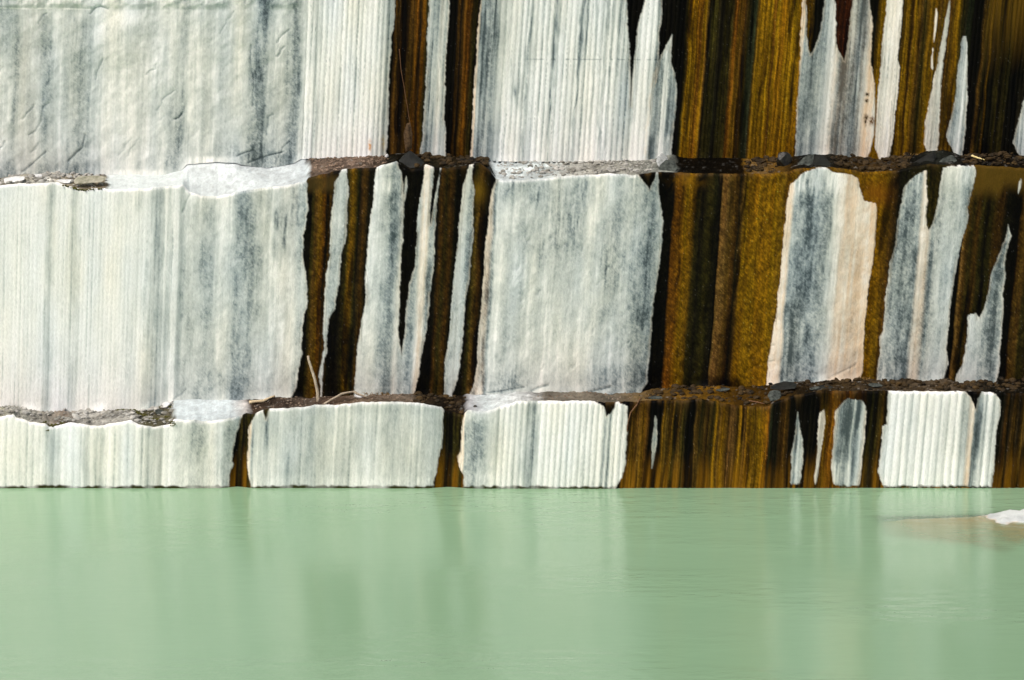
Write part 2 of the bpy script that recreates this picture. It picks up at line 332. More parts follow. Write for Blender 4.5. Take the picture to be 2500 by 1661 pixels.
# grey level of the bare rock along each tier: (s, darkness, peach tint)
PALE = {
 'upper': [(-800, .3, 0), (0, .38, 0), (30, .42, 0), (60, .27, .12), (85, .3, .1), (105, .52, 0), (125, .48, 0), (135, .25, 0), (150, .22, 0), (160, .4, 0), (190, .45, 0), (215, .35, 0), (230, .2, 0), (260, .13, 0), (300, .13, 0), (330, .2, .05), (360, .2, .05), (400, .15, 0), (420, .25, 0), (435, .45, 0), (455, .4, 0), (470, .2, 0), (500, .25, 0), (540, .27, 0), (570, .22, 0), (590, .3, 0), (610, .42, 0), (625, .74, 0), (645, .7, 0), (655, .4, 0), (670, .3, 0), (690, .35, 0), (703, .55, 0), (715, .78, 0), (728, .68, 0), (737, .35, 0), (744, .08, 0), (765, .1, 0), (772, .2, 0), (778, .06, 0), (860, .05, 0), (915, .07, 0), (935, .16, 0), (945, .3, 0),
           (1038, .4, 0), (1052, .5, 0), (1062, .42, 0), (1070, .25, .2), (1080, .42, 0), (1090, .4, 0), (1155, .2, .7), (1163, .2, .7), (1167, .55, 0), (1175, .85, 0), (1188, .8, 0), (1193, .45, 0), (1203, .5, 0), (1215, .28, 0), (1235, .15, 0), (1260, .09, 0), (1400, .09, 0), (1500, .12, 0), (1530, .22, 0), (1542, .35, 0), (1552, .15, 0), (1575, .12, 0), (1592, .22, 0), (1600, .72, 0), (1612, .6, 0), (1618, .22, 0), (1628, .2, 0), (1634, .6, 0), (1648, .68, 0), (1660, .5, 0),
           (1940, .15, .9), (1950, .15, .9), (1955, .45, 0), (1968, .6, 0), (1990, .52, 0), (2008, .42, .05), (2026, .22, .2), (2036, .3, .6), (2044, .75, .5), (2056, .72, .5), (2064, .45, .5), (2075, .42, .35), (2090, .7, .2), (2102, .5, .35), (2112, .3, .5), (2122, .2, .9), (2134, .2, .9), (2142, .2, .15), (2160, .16, .25), (2195, .14, .3), (2260, .2, .5), (2290, .35, .2), (2330, .5, 0), (2345, .35, 0), (2352, .2, 0), (2360, .45, 0), (2480, .5, 0), (2515, .3, 0), (3400, .4, 0)],
 'middle': [(-800, .1, 0), (0, .06, 0), (105, .07, 0), (112, .2, 0), (118, .3, 0), (128, .2, 0), (135, .07, 0), (160, .1, 0), (175, .22, 0), (190, .2, 0), (200, .07, 0), (260, .07, 0), (300, .1, 0), (350, .13, 0), (370, .28, 0), (380, .45, 0), (392, .4, 0), (400, .2, 0), (412, .33, 0), (418, .12, 0), (428, .1, 0), (434, .15, 0), (442, .3, 0), (470, .27, 0), (490, .42, 0), (515, .42, 0), (535, .2, 0), (550, .27, 0), (570, .42, 0), (585, .55, 0), (598, .46, 0), (612, .45, 0), (635, .28, 0), (660, .26, 0), (690, .24, .1), (712, .25, .1), (730, .5, 0), (745, .52, 0),
            (800, .42, 0), (820, .42, 0), (890, .3, 0), (900, .26, 0), (925, .33, 0), (938, .38, 0), (950, .62, 0), (962, .55, 0), (972, .3, .2), (985, .4, 0), (1000, .5, 0), (1015, .42, 0), (1024, .18, .5), (1034, .2, .5), (1042, .5, 0), (1056, .5, 0), (1106, .42, 0), (1118, .35, .1), (1128, .32, 0), (1142, .5, 0), (1182, .3, .6), (1190, .32, .5), (1198, .5, 0), (1205, .26, 0), (1240, .3, 0), (1300, .27, 0), (1350, .24, 0), (1400, .2, 0), (1450, .22, 0), (1480, .3, 0), (1510, .38, 0), (1535, .32, 0), (1555, .45, 0), (1575, .62, 0), (1592, .5, 0), (1607, .42, 0), (1615, .5, 0),
            (1900, .2, .8), (1916, .2, .8), (1924, .45, 0), (1940, .6, 0), (1960, .63, 0), (1975, .55, 0), (2005, .5, 0), (2018, .3, 0), (2032, .25, .2), (2050, .22, .7), (2090, .25, .85), (2115, .2, 1), (2130, .2, 1), (2165, .4, .1), (2185, .55, 0), (2210, .64, 0), (2228, .6, 0), (2238, .3, .6), (2255, .35, .6), (2266, .7, 0), (2274, .35, .1), (2295, .28, 0), (2325, .32, 0), (2345, .45, 0), (2375, .22, 0), (2400, .25, 0), (2418, .5, 0), (2440, .68, 0), (2452, .4, 0), (2490, .15, .3), (3400, .4, 0)],
 'lower': [(-800, .1, 0), (0, .07, 0), (100, .1, 0), (112, .24, 0), (125, .3, 0), (145, .26, 0), (153, .07, 0), (200, .07, 0), (207, .3, 0), (217, .26, 0), (223, .08, 0), (229, .1, 0), (235, .38, 0), (242, .15, 0), (250, .32, 0), (258, .07, 0), (330, .09, 0), (350, .18, 0), (362, .33, 0), (375, .3, .05), (390, .38, .1), (400, .1, 0), (418, .1, 0), (428, .2, 0), (460, .2, 0), (470, .4, 0), (490, .42, 0), (505, .33, 0), (518, .18, .1), (540, .2, 0), (555, .42, 0), (580, .5, 0),
           (603, .15, .8), (609, .15, .8), (614, .32, 0), (640, .3, 0), (650, .4, 0), (660, .14, 0), (688, .14, 0), (700, .32, 0), (740, .33, 0), (780, .32, 0), (812, .28, 0), (816, .14, 0), (821, .3, 0), (870, .28, 0), (893, .26, 0), (899, .12, 0), (906, .26, 0), (918, .12, 0), (926, .3, 0), (970, .28, 0), (1020, .28, 0), (1026, .13, 0), (1032, .3, 0), (1070, .33, 0), (1078, .25, 0),
           (1118, .15, .8), (1130, .15, .8), (1134, .55, 0), (1148, .52, 0), (1170, .4, 0), (1190, .35, 0), (1210, .22, 0), (1216, .08, 0), (1275, .1, 0), (1286, .4, 0), (1302, .42, 0), (1312, .1, 0), (1450, .06, 0), (1468, .1, 0), (1475, .5, 0), (1481, .15, 0), (1487, .5, 0), (1495, .1, 0), (1535, .12, 0), (1590, .5, 0), (1605, .4, 0), (1940, .5, 0), (1950, .3, 0), (1960, .42, 0), (1992, .3, .5), (2010, .35, .3), (2033, .22, .4), (2045, .45, 0), (2065, .68, 0), (2073, .6, 0), (2077, .3, 0), (2085, .68, 0), (2098, .3, 0), (2107, .2, .4), (2150, .25, .1), (2170, .1, 0), (2335, .08, 0), (2347, .35, 0), (2356, .28, 0), (2366, .2, .8), (2371, .25, .6), (2376, .6, 0), (2386, .45, 0), (2395, .2, 0), (2408, .1, 0), (2420, .28, 0), (2432, .36, 0), (3400, .3, 0)],
}
PAL = {'K': (7, 6, 3), 'k': (18, 16, 7), 'D': (40, 35, 9), 'B': (56, 38, 9), 'b': (72, 52, 16), 'R': (94, 58, 9), 'r': (58, 26, 8), 'O': (113, 81, 7), 'o': (88, 63, 9), 'Y': (140, 98, 14), 'G': (32, 36, 20), 'T': (104, 76, 34)}
DARK = {
 'upper': "-800K 940K 954K 960B 972B 980k 990B 1004B 1012R 1020k 1026R 1034D 1042k 1086K 1108K 1114B 1120K 1126B 1136R 1142B 1150D 1160K 1528K 1662K 1668D 1673O 1690O 1702R 1710O 1717b 1720k 1728D 1736D 1745k 1752K 1760D 1778D 1784R 1794o 1806B 1818D 1823G 1834G 1839o 1843O 1858O 1872O 1880R 1886O 1900O 1918O 1932O 1946O 1975K 2005K 2052r 2062r 2070K 2126k 2134o 2142O 2156O 2188D 2196o 2206O 2214B 2224O 2236b 2246D 2256o 2268O 2280b 2292o 2304B 2314o 2326O 2336D 2346k 2352G 2362K 2384K 2390b 2398D 2404k 2408o 2412k 2424K 2434D 2440K 2456D 2462K 2484K 2500k 2600K 2700b 2800K 3000o 3400K",
 'middle': "-800K 738K 750K 757D 764b 774o 781R 788k 794B 806k 826K 834k 842D 849o 855o 861D 868k 880B 890k 976K 1004K 1054K 1060k 1068B 1078D 1090B 1100k 1108K 1142K 1150D 1158b 1166B 1174k 1182K 1556K 1596K 1630K 1636R 1646R 1664O 1680o 1687D 1700k 1720D 1738k 1747K 1750T 1762T 1772b 1784B 1793k 1800b 1806O 1830O 1856O 1880O 1898o 2118O 2136O 2150o 2164B 2176k 2258D 2290D 2318K 2338K 2344T 2352b 2360D 2372B 2384D 2396K 2408D 2424B 2440k 2456K 2474K 2480B 2490b 2500D 2600k 2700b 3000K 3400b",
 'lower': "-800K 556K 578K 584D 592k 604D 1066k 1080D 1088k 1100K 1112D 1126D 1460K 1510K 1528K 1536B 1545o 1556b 1566o 1577B 1583K 1610K 1614o 1626b 1634o 1643D 1654b 1666D 1672K 1692K 1699b 1706D 1722B 1738D 1743O 1752b 1760O 1766o 1771B 1784T 1795B 1802O 1814b 1824O 1840o 1850O 1862O 1872R 1876G 1884K 1896k 1906B 1916B 1926K 1962K 1974k 1990K 2012o 2022R 2034R 2106K 2116D 2126k 2136D 2146B 2156k 2372K 2392K 2424K 2440k 2450B 2458k 2470b 2480k 2492b 2504D 2600B 2800k 3000b 3400K",
}


def parse_dark(s):
    xs, cs = [], []
    for tok in s.split():
        xs.append(float(tok[:-1])); cs.append(lin(PAL[tok[-1]]) * 0.84)
    return np.array(xs), np.array(cs)


# flutes of the drill holes: (s0, s1, spacing, depth m)
FLUTES = {
 'upper': [(742, 950, 12.4, .020), (950, 1180, 10.5, .012), (1180, 1608, 13.2, .024), (1608, 1960, 10.5, .014), (1960, 2210, 11, .008), (2210, FAR, 10.5, .014)],
 'middle': [(-900, 436, 10.2, .005)],
 'lower': [(-900, 424, 16.5, .011), (612, 1080, 15, .003), (1208, 1536, 14.3, .026), (1536, 2030, 12, .014), (2030, 2112, 13, .006), (2112, 2160, 12, .012), (2160, FAR, 18.2, .028)],
}
# rock panels of each tier: (u limit, label)
PANELS = {
 'upper': [(744, 'smooth rock face with soft grey streaks'), (1000, 'white drilled panel left of the dark seeps'), (1120, 'narrow grey drilled strip between dark seeps'), (1540, 'wide white drilled panel'), (FAR, 'white drilled strip right of the black wedge')],
 'middle': [(437, 'white finely drilled panel'), (775, 'smooth blue grey streaked panel'), (848, 'thin pale sliver between seep columns'), (1000, 'pale strip'), (1090, 'pale strip split by a drip'), (1165, 'narrow pale strip'), (FAR, 'broad pale grey slab with rounded corners')],
 'lower': [(426, 'white drilled panel above the water'), (590, 'smooth pale grey panel'), (1100, 'smooth pale slab between two stained gaps'), (FAR, 'white drilled slab with ribbed face')],
}
W_MID = {'upper': 200.0, 'middle': 690.0, 'lower': 1090.0}
# soft extra streaks and blotches on bare rock: (s, halfwidth, w0, w1, soft, amount)
BLOTCH = {
 'upper': [(1290, 5, -700, 130, 60, .4), (1284, 3, 60, 420, 50, .25), (1350, 5, -700, 200, 90, .35), (1347, 2.5, 100, 420, 60, .4), (1414, 4, -700, 150, 70, .6), (1409, 2.5, 0, 420, 80, .4), (1424, 3, -700, 120, 60, .45), (1470, 2.5, -700, 420, 60, .3), (1484, 2.5, -700, 420, 90, .3), (1448, 2.5, -700, 300, 90, .3), (1505, 4, -700, 160, 60, .35), (1525, 5, -700, 60, 50, .4), (1269, 14, 190, 262, 26, .3), (1258, 4, 215, 235, 8, .35),
           (120, 16, 100, 240, 30, .12), (440, 14, 250, 420, 50, .22), (450, 18, 310, 360, 25, .25), (420, 14, 380, 430, 25, .35), (360, 30, 385, 440, 14, .2), (60, 90, 395, 450, 20, .28), (200, 50, 400, 440, 12, .35), (600, 60, 355, 440, 22, .28), (690, 30, 370, 440, 20, .3), (640, 12, 20, 90, 25, .2), (640, 60, -60, 20, 10, .12), (120, 140, -700, 18, 10, -.12), (300, 60, 30, 60, 12, -.12), (245, 20, 40, 95, 20, -.12), (730, 12, 90, 330, 60, .12), (1640, 14, 330, 400, 10, -.35), (515, 70, 384, 440, 7, -.32), (340, 80, 416, 450, 6, -.22), (300, 40, 30, 60, 14, -.15)],
 'middle': [(480, 40, 430, 560, 60, -.1), (470, 30, 620, 700, 40, .12), (690, 20, 500, 620, 40, .18), (668, 5, 500, 620, 30, .45), (690, 4, 520, 610, 30, .45), (720, 4, 490, 560, 20, .35), (705, 8, 450, 520, 30, .25), (330, 8, 440, 510, 30, .25), (392, 5, 440, 500, 30, .25), (290, 30, 450, 490, 18, .12), (1250, 30, 430, 470, 25, .22), (1300, 40, 430, 500, 30, .2), (1380, 40, 440, 620, 50, .2), (1420, 25, 430, 500, 30, .18), (1480, 40, 520, 720, 60, .15), (1330, 40, 520, 680, 60, .12), (1270, 25, 500, 620, 40, .12), (1570, 30, 560, 800, 60, .12), (1500, 120, 900, 960, 22, .15), (1190, 8, 660, 960, 40, .3), (1260, 60, 910, 960, 20, .12),
            (930, 26, 440, 470, 12, -.35), (560, 110, 900, 975, 26, .15), (1950, 30, 830, 920, 40, .15), (1935, 30, 400, 480, 25, -.4), (2000, 40, 400, 470, 20, -.3), (2230, 30, 400, 470, 25, -.3), (2330, 30, 400, 450, 20, -.2), (2345, 14, 460, 510, 15, .35), (2200, 40, 860, 930, 30, .12), (2100, 16, 850, 905, 20, .2), (965, 14, 500, 900, 80, .1)],
 'lower': [(650, 6, 1020, 1090, 25, .25), (1140, 60, 1000, 1030, 14, -.2), (1300, 8, 985, 1100, 40, .2), (640, 30, 1020, 1080, 30, .1), (880, 240, 990, 1010, 10, .08), (850, 260, 1165, 1200, 12, -.12), (1170, 40, 1150, 1200, 14, -.18), (2060, 24, 1125, 1190, 25, -.3), (2385, 8, 990, 1150, 40, .2)],
}
RAMP_D = np.array([0, .12, .25, .5, .75, 1.0])
RAMP_C = np.array([lin(c) for c in [(248, 248, 243), (233, 235, 229), (206, 211, 205), (170, 178, 174), (126, 137, 137), (72, 83, 85)]])


def slant(u):
    return 0.02 + 0.032 * np.clip(u, -300, 2800) / 1000.0


# cracks: flake scars as thin broken lines on the rough panels, tier -> list of polylines
CRACKS = {'upper': [], 'middle': [], 'lower': []}
for i in range(20):
    cu = random.uniform(-200, 735); cw = random.uniform(-100, 400)
    n = random.randint(3, 5); ln = random.uniform(5, 15)
    pts = [(cu, cw)]
    for j in range(n):
        pts.append((pts[-1][0] + ln * random.uniform(.1, .9), pts[-1][1] - ln * random.uniform(.3, 1.1)))
    CRACKS['upper'].append((pts, random.uniform(.25, .7)))
CRACKS['upper'] += [([(70, 330), (85, 322), (98, 300), (104, 262), (120, 252)], .5), ([(165, 395), (180, 380), (200, 362), (207, 330)], .8),
                    ([(425, 292), (436, 288), (444, 278)], .9), ([(578, 382), (600, 372), (618, 368)], .9), ([(605, 398), (650, 382), (690, 372)], .8),
                    ([(612, 112), (611, 150), (618, 200), (617, 260)], .5), ([(55, 420), (80, 400), (110, 372)], .7), ([(0, 20), (60, 22), (120, 21), (220, 24)], -.6),
                    ([(220, 34), (232, 20), (245, 16), (262, 22)], .7), ([(650, 330), (656, 285), (668, 280)], .5), ([(680, 385), (690, 360), (706, 346)], .6)]
CRACKS['middle'] += [([(445, 520), (455, 490), (463, 475)], .6), ([(424, 975), (440, 965), (453, 952)], .6), ([(1290, 955), (1310, 945), (1338, 938)], .8),
                     ([(1190, 957), (1240, 948), (1280, 942)], .7), ([(1420, 958), (1450, 952), (1490, 942)], .8), ([(1185, 500), (1195, 505), (1205, 497)], -.3),
                     ([(1826, 905), (1852, 890), (1890, 880)], .5), ([(1835, 872), (1860, 850), (1890, 842)], .5), ([(2020, 922), (2060, 905), (2090, 890)], .4)]
for i in range(26):
    cu = random.uniform(1210, 1600); cw = random.uniform(440, 940)
    CRACKS['middle'].append(([(cu, cw), (cu + random.uniform(3, 8), cw - random.uniform(5, 12))], random.uniform(.2, .45)))
HLINE = ('upper', 145, 1290, 1625)   # faint horizontal seam across the drilled panel


def seg_dist(u, w, a, b):
    ax, ay = a; bx, by = b
    dx, dy = bx - ax, by - ay
    t = np.clip(((u - ax) * dx + (w - ay) * dy) / (dx * dx + dy * dy + 1e-9), 0, 1)
    return np.hypot(u - ax - t * dx, w - ay - t * dy)


def interp_curve(curve, u):
    a = np.array(curve, float)
    return np.interp(u, a[:, 0], a[:, 1])


U_GRID = np.concatenate([np.arange(-760, -60, 8.0), np.arange(-60, 2560, 1.9), np.arange(2560, 3300, 8.0)])


def edge_jag(curve_w, u, amp=2.0, seed=3):
    return curve_w + amp * fbm(u / 14.0, u * 0 + seed, seed, 3)


ul_back = edge_jag(interp_curve(UL_BACK, U_GRID), U_GRID, 1.6, 31)
ul_front = edge_jag(interp_curve(UL_FRONT, U_GRID), U_GRID, 2.0, 32)
ll_back = edge_jag(interp_curve(LL_BACK, U_GRID), U_GRID, 1.6, 33)
ll_front = edge_jag(interp_curve(LL_FRONT, U_GRID), U_GRID, 2.2, 34)
TIER_EDGES = {
    'upper': (np.full_like(U_GRID, -520.0), ul_back + 3),
    'middle': (ul_front, ll_back + 3),
    'lower': (ll_front, np.full_like(U_GRID, 1300.0)),
}
ROWS = {'upper': 330, 'middle': 215, 'lower': 120}


def paint(tier, u, w, top):
    """colour (linear), wetness, stain id, relief for image pixels u, w"""
    k = slant(u)
    s = u + k * (w - W_MID[tier])
    yy = w / 100.0
    # wandering of the streaks
    sw = s + 2.2 * vnoise(w / 70.0, s / 60.0, 71) + 0.8 * vnoise(w / 18.0, s / 25.0, 72)
    # --- bare rock
    P = np.array(PALE[tier], float)
    d = np.interp(sw, P[:, 0], P[:, 1])
    peach = np.interp(sw, P[:, 0], P[:, 2])
    if tier == 'upper':
        left = 1 - sstep(735, 745, sw)
        d = d - left * .22 * (d - .25)
    for (s0, hw, w0, w1, soft, amt) in BLOTCH[tier]:
        m = np.exp(-((sw + 3 * vnoise(w / 25.0, s / 20.0, 79) - s0) / (hw * 1.1)) ** 2) * sstep(w0 - soft, w0 + soft, w) * (1 - sstep(w1 - soft, w1 + soft, w))
        m = m * (0.75 + 0.5 * vnoise(s / 4.0, w / 30.0, 80))
        d = d + amt * m
    st1 = vnoise(sw / 19.0, w / 260.0, 51)
    st2 = vnoise(sw / 7.0, w / 170.0, 52)
    st3 = vnoise(sw / 2.6, w / 90.0, 53)
    mott = fbm(s / 9.0 + w / 22.0, w / 13.0 - s / 40.0, 54, 3)
    big = fbm(s / 90.0, w / 130.0, 55, 3)
    # --- drill flutes
    flute = np.zeros_like(s); fl_on = np.zeros_like(s); fl_id = np.zeros_like(s)
    for (s0, s1, per, dep) in FLUTES[tier]:
        on = sstep(s0 - 3, s0 + 3, sw) * (1 - sstep(s1 - 3, s1 + 3, sw))
        ph = (s + 1.6 * vnoise(s / 50.0, w / 500.0, 61) + .4 * vnoise(s / 20.0, w / 60.0, 67)) / per
        ci = np.round(ph); dn = ph - ci
        dep_i = dep * (0.7 + 0.6 * hash2(ci, ci * 0 + 3, 62)) * (0.85 + 0.3 * vnoise(w / 120.0, ci, 63))
        f = 1 - np.abs(np.sin(np.pi * ph)) ** 0.75       # broad ribs parted by narrow grooves
        flute += on * dep_i * f * 1.25
        fl_on = np.maximum(fl_on, on)
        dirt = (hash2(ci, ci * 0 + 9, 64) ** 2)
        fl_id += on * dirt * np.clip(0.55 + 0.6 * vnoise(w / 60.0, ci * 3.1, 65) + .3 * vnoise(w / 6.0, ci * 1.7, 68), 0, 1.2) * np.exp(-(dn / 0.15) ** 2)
    d = d * (1 + .5 * fbm(s / 18.0, w / {'upper': 90.0, 'middle': 48.0, 'lower': 60.0}[tier], 84, 3)) + sstep(.26, .5, d) * (0.0 + 0.09 * sstep(760, 1000, s)) + 0.05 * sstep(.2, .4, d) * sstep(1480, 1900, s)
    diag = vnoise((u + 1.1 * w) / 11.0, (w - u) / 3.6, 85)
    spk = np.random.default_rng(5).normal(size=s.shape)
    calm = 1 - .45 * (1 - sstep(430, 445, s)) * (tier != 'upper')
    amp1 = 0.08 + 0.16 * np.clip(d, 0, .6)
    d = d + calm * amp1 * (0.75 * st1 + 0.65 * st2 + 0.45 * st3) + (0.05 + .14 * np.clip(d, 0, .5)) * mott * (1 - .5 * fl_on) + 0.05 * big
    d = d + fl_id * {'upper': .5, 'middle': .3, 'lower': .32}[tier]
    sp_on = (0.012 + 0.16 * sstep(.2, .6, d)) * (1 - .4 * fl_on)
    clump = vnoise(u / 3.7, w / 4.8, 107) + .7 * vnoise(u / 6.5 + w / 30.0, w / 9.0, 108)
    d = d + sp_on * (.32 * spk + .45 * diag + .62 * clump)
    # --- flake scars
    relief_crack = np.zeros_like(s)
    for pts, amt in CRACKS[tier]:
        us = [p[0] for p in pts]; ws = [p[1] for p in pts]
        sel = np.nonzero((u > min(us) - 10) & (u < max(us) + 10) & (w > min(ws) - 10) & (w < max(ws) + 10))[0]
        if len(sel) == 0:
            continue
        dist = np.full(len(sel), 1e9)
        uu = u[sel] + 1.2 * vnoise(w[sel] / 6.0, u[sel] / 6.0, 90); ww = w[sel]
        for a, b in zip(pts[:-1], pts[1:]):
            dist = np.minimum(dist, seg_dist(uu, ww, a, b))
        g = np.exp(-(dist / 1.7) ** 2)
        d[sel] += 0.55 * amt * g
        relief_crack[sel] += max(amt, 0) * 0.03 * np.exp(-(dist / 3.0) ** 2)
    if tier == HLINE[0]:
        g = np.exp(-((w - HLINE[1] - .004 * (u - 1290)) / 1.4) ** 2) * sstep(HLINE[2] - 20, HLINE[2] + 20, u) * (1 - sstep(HLINE[3] - 8, HLINE[3], u))
        d = d + 0.3 * g * (vnoise(u / 9.0, w * 0, 91) > -.2)
        # rough untouched rock above the drilled start on the left
        g2 = (1 - sstep(14, 24, w + 4 * vnoise(u / 30.0, u * 0, 92))) * (1 - sstep(700, 760, s))
        d = d + g2 * 0.2 * fbm(u / 16.0 + w / 16.0, w / 14.0, 93, 4)
    # dashed drill lines and the crust that spills over the rim
    dl = sstep(.5, .85, vnoise(sw / 2.3, w / 150.0, 97)) * np.clip(.55 + .9 * vnoise(w / 5.0, sw / 5.0, 98), 0, 1) * fl_on
    d = d + calm * {'upper': .22, 'middle': .2, 'lower': .12}[tier] * dl
    crust = np.exp(-np.clip(top, 0, 400) / (4.0 + 9.0 * np.clip(vnoise(u / 7.0, u * 0, 99) + .3, 0, 1.3))) * (tier != 'upper')
    d = d - .16 * crust
    d = np.clip(d, 0, 1)
    pale = np.stack([np.interp(d, RAMP_D, RAMP_C[:, i]) for i in range(3)], -1)
    # cool / warm wander
    cw = fbm(s / 45.0, w / 220.0, 56, 2)
    coolm = np.clip(d * 1.6, 0, 1) * 0.45 * (0.5 + 0.9 * vnoise(s / 33.0, w / 300.0, 87))
    pale = pale * np.array([.996, 1.0, .998]) * (1 + (cw * 0.05)[:, None] * np.array([1.0, .25, -1.1]) - coolm[:, None] * np.array([.035, 0, -.045]))
    pc = lin((226, 200, 168))
    pm = np.clip(peach * (0.85 + 0.35 * st2 + .25 * mott), 0, 1)
    pale = pale * (1 - pm[:, None]) + (pc * np.clip(1.14 - 1.15 * np.clip(d - .1, 0, 1), .2, 2)[:, None]) * pm[:, None]
    # --- stained rock
    xs, cs = parse_dark(DARK[tier])
    sd_ = sw + 1.6 * st2
    dark = np.stack([np.interp(sd_, xs, cs[:, i]) for i in range(3)], -1)
    fine = 0.5 * vnoise(sw / 3.4, w / 150.0, 57) + 0.35 * vnoise(sw / 1.6, w / 80.0, 58) + 0.35 * vnoise(sw / 11.0, w / 300.0, 59)
    ribbed = 1.0 if tier != 'middle' else 0.45
    dspk = np.random.default_rng(6).normal(size=s.shape)
    dark = dark * np.clip(np.exp({'upper': 1.3, 'middle': .5, 'lower': 1.6}[tier] * fine + {'upper': .3, 'middle': .6, 'lower': .3}[tier] * mott + {'upper': .25, 'middle': .45, 'lower': .25}[tier] * diag + .18 * dspk + .30 * vnoise(u / 3.6, w / 5.5, 109) - .1), 0.1, 2.6)[:, None]
    runs = sstep(.12, .55, vnoise(sw / 15.0 + .4 * vnoise(w / 60.0, s / 30.0, 89), w / 260.0 + s / 37.0, 94)) * sstep(-.3, .4, vnoise(w / 95.0, s / 9.0, 95))
    gold = sstep(.2, .7, vnoise(sw / 12.0, w / 200.0 - s / 29.0, 96))
    dark = dark * (1 - .8 * runs)[:, None] * (1 + .35 * gold)[:, None]
    glint = np.random.default_rng(7).random(s.shape) > .9965
    hue = vnoise(sw / 13.0, w / 240.0, 86) * .5 + .5 * vnoise(sw / 4.5, w / 160.0, 88)
    dark = dark * (1 + hue[:, None] * np.array([.10, -.06, 0]))
    dark = np.where(glint[:, None], np.minimum(dark * 2.5 + .03, .3), dark)  # wet glints painted into the stain colour as sparse brighter specks
    if tier == 'upper':
        top = (1 - sstep(20, 190, w + 50 * st1)) * sstep(2385, 2400, s)
        dark = dark + top[:, None] * (lin((92, 68, 14)) - dark) * np.clip(0.6 + .7 * fine, 0, 1)[:, None]
    if tier == 'middle':
        top = (1 - sstep(440, 490, w + 20 * st1)) * sstep(2360, 2385, u)
        dark = dark + top[:, None] * (lin((92, 70, 20)) - dark) * 0.75
        t2 = np.exp(-((u - 1168) / 16) ** 2 - ((w - 466) / 26) ** 2)
        dark = dark + t2[:, None] * (lin((104, 80, 16)) - dark) * .8
        t3 = np.exp(-((u - 2140) / 26) ** 2 - ((w - 472) / 30) ** 2)
        dark = dark + t3[:, None] * (lin((128, 76, 14)) - dark) * .7
        t4 = np.exp(-((u - 1680) / 30) ** 2 - ((w - 440) / 16) ** 2)
        dark = dark + t4[:, None] * (lin((140, 98, 16)) - dark) * .7 * np.clip(.6 + mott, 0, 1)[:, None]
        t5 = sstep(1680, 1720, u) * (1 - sstep(1800, 1825, u)) * sstep(905, 935, w)
        dark = dark * (1 - .8 * t5)[:, None]
        t6 = np.exp(-((s - 1788) / 16) ** 2) * sstep(720, 780, w)
        dark = dark * (1 - .7 * t6)[:, None]
        t7 = sstep(420, 440, w) * (1 - sstep(455, 480, w)) * (u > 745) * (u < 830)
        dark = dark + t7[:, None] * (lin((70, 56, 26)) - dark) * .7
    if tier == 'lower':
        lo = sstep(1095, 1180, w + 22 * st1 + 10 * st2)
        ob = lin((118, 80, 10)) * np.clip(1 + .7 * fine, .3, 2)[:, None]
        dark = dark + (lo * np.clip(.34 + .6 * st2, .04, .8))[:, None] * (ob - dark)
        hi = (1 - sstep(985, 1030, w + 14 * st2)) * (u > 1500)
        dark = dark * (1 - .35 * hi)[:, None]
    cr2 = crust * sstep(-.1, .4, vnoise(u / 14.0, u * 0, 106)) * sstep(1.0, 0.3, np.abs(u - 1700) / 900.0)
    dark = dark + (.45 * cr2)[:, None] * (lin((104, 80, 42)) - dark)
    dark = np.clip(dark, 0.0008, 1)
    # --- where the stains run
    m = np.zeros_like(s); ident = np.full(s.shape, -1, np.int32)
    edge = np.full(s.shape, 99.0)
    for idx, (kind, soft, lab, rows) in enumerate(STAINS[tier]):
        R = np.array(rows, float)
        jl = 2.2 * fbm(w / 12.0, w * 0 + idx, 100 + idx, 3) + 1.5 * vnoise(w / 45.0, w * 0 + idx, 140 + idx)
        jr = 2.2 * fbm(w / 12.0, w * 0 + idx + .5, 200 + idx, 3) + 1.5 * vnoise(w / 45.0, w * 0 + idx, 240 + idx)
        width = np.interp(w, R[:, 0], R[:, 2] - R[:, 1])
        wob = np.clip(width / 14.0, 0.12, 1)
        f2 = 1.1 * vnoise(u / 3.4, w / 5.0, 300) * wob
        ul = np.interp(w, R[:, 0], R[:, 1]) + jl * wob
        ur = np.interp(w, R[:, 0], R[:, 2]) + jr * wob
        dd = np.minimum(u - ul, ur - u) + f2
        vv = np.minimum(w - R[0, 0], R[-1, 0] - w) + 2.0 * vnoise(u / 6.0, u * 0, 301)
        dd = np.where(vv < 0, np.minimum(dd, vv), dd)
        a = sstep(-soft, soft, dd)
        tgt = 1.0 if kind == 'dark' else 0.0
        m = m + a * (tgt - m)
        ident[dd > 0] = idx
        edge = np.where(dd > 9, 99.0, np.minimum(edge, np.abs(dd)))
    # light rim where crust meets the stain
    rim = np.exp(-(edge / 3.6) ** 2) * (1 - m) * np.clip(0.75 + .6 * vnoise(w / 16.0, u / 30.0, 302), 0, 1)
    rc = lin((226, 212, 188))
    pale = pale + (rim * .4)[:, None] * (rc - pale)
    # thin films bleeding out of the stains
    film = sstep(.15, .75, vnoise(sw / 2.6, w / 65.0, 310)) * np.exp(-(edge / 8.0) ** 2) * (1 - m) * .5
    pale = pale + film[:, None] * (lin((96, 92, 74)) - pale)
    colr = pale * (1 - m[:, None]) + dark * m[:, None]
    if tier == 'lower':      # algae line at the water
        al = sstep(1184.0, 1188.5, w + 2.4 * vnoise(u / 9.0, u * 0, 303) + 1.6 * vnoise(u / 31.0, u * 0, 306)) * np.clip(.85 + .5 * vnoise(u / 26.0, u * 0, 304), 0, 1) * (1 - m)
        colr = colr + al[:, None] * (lin((50, 50, 24)) - colr)
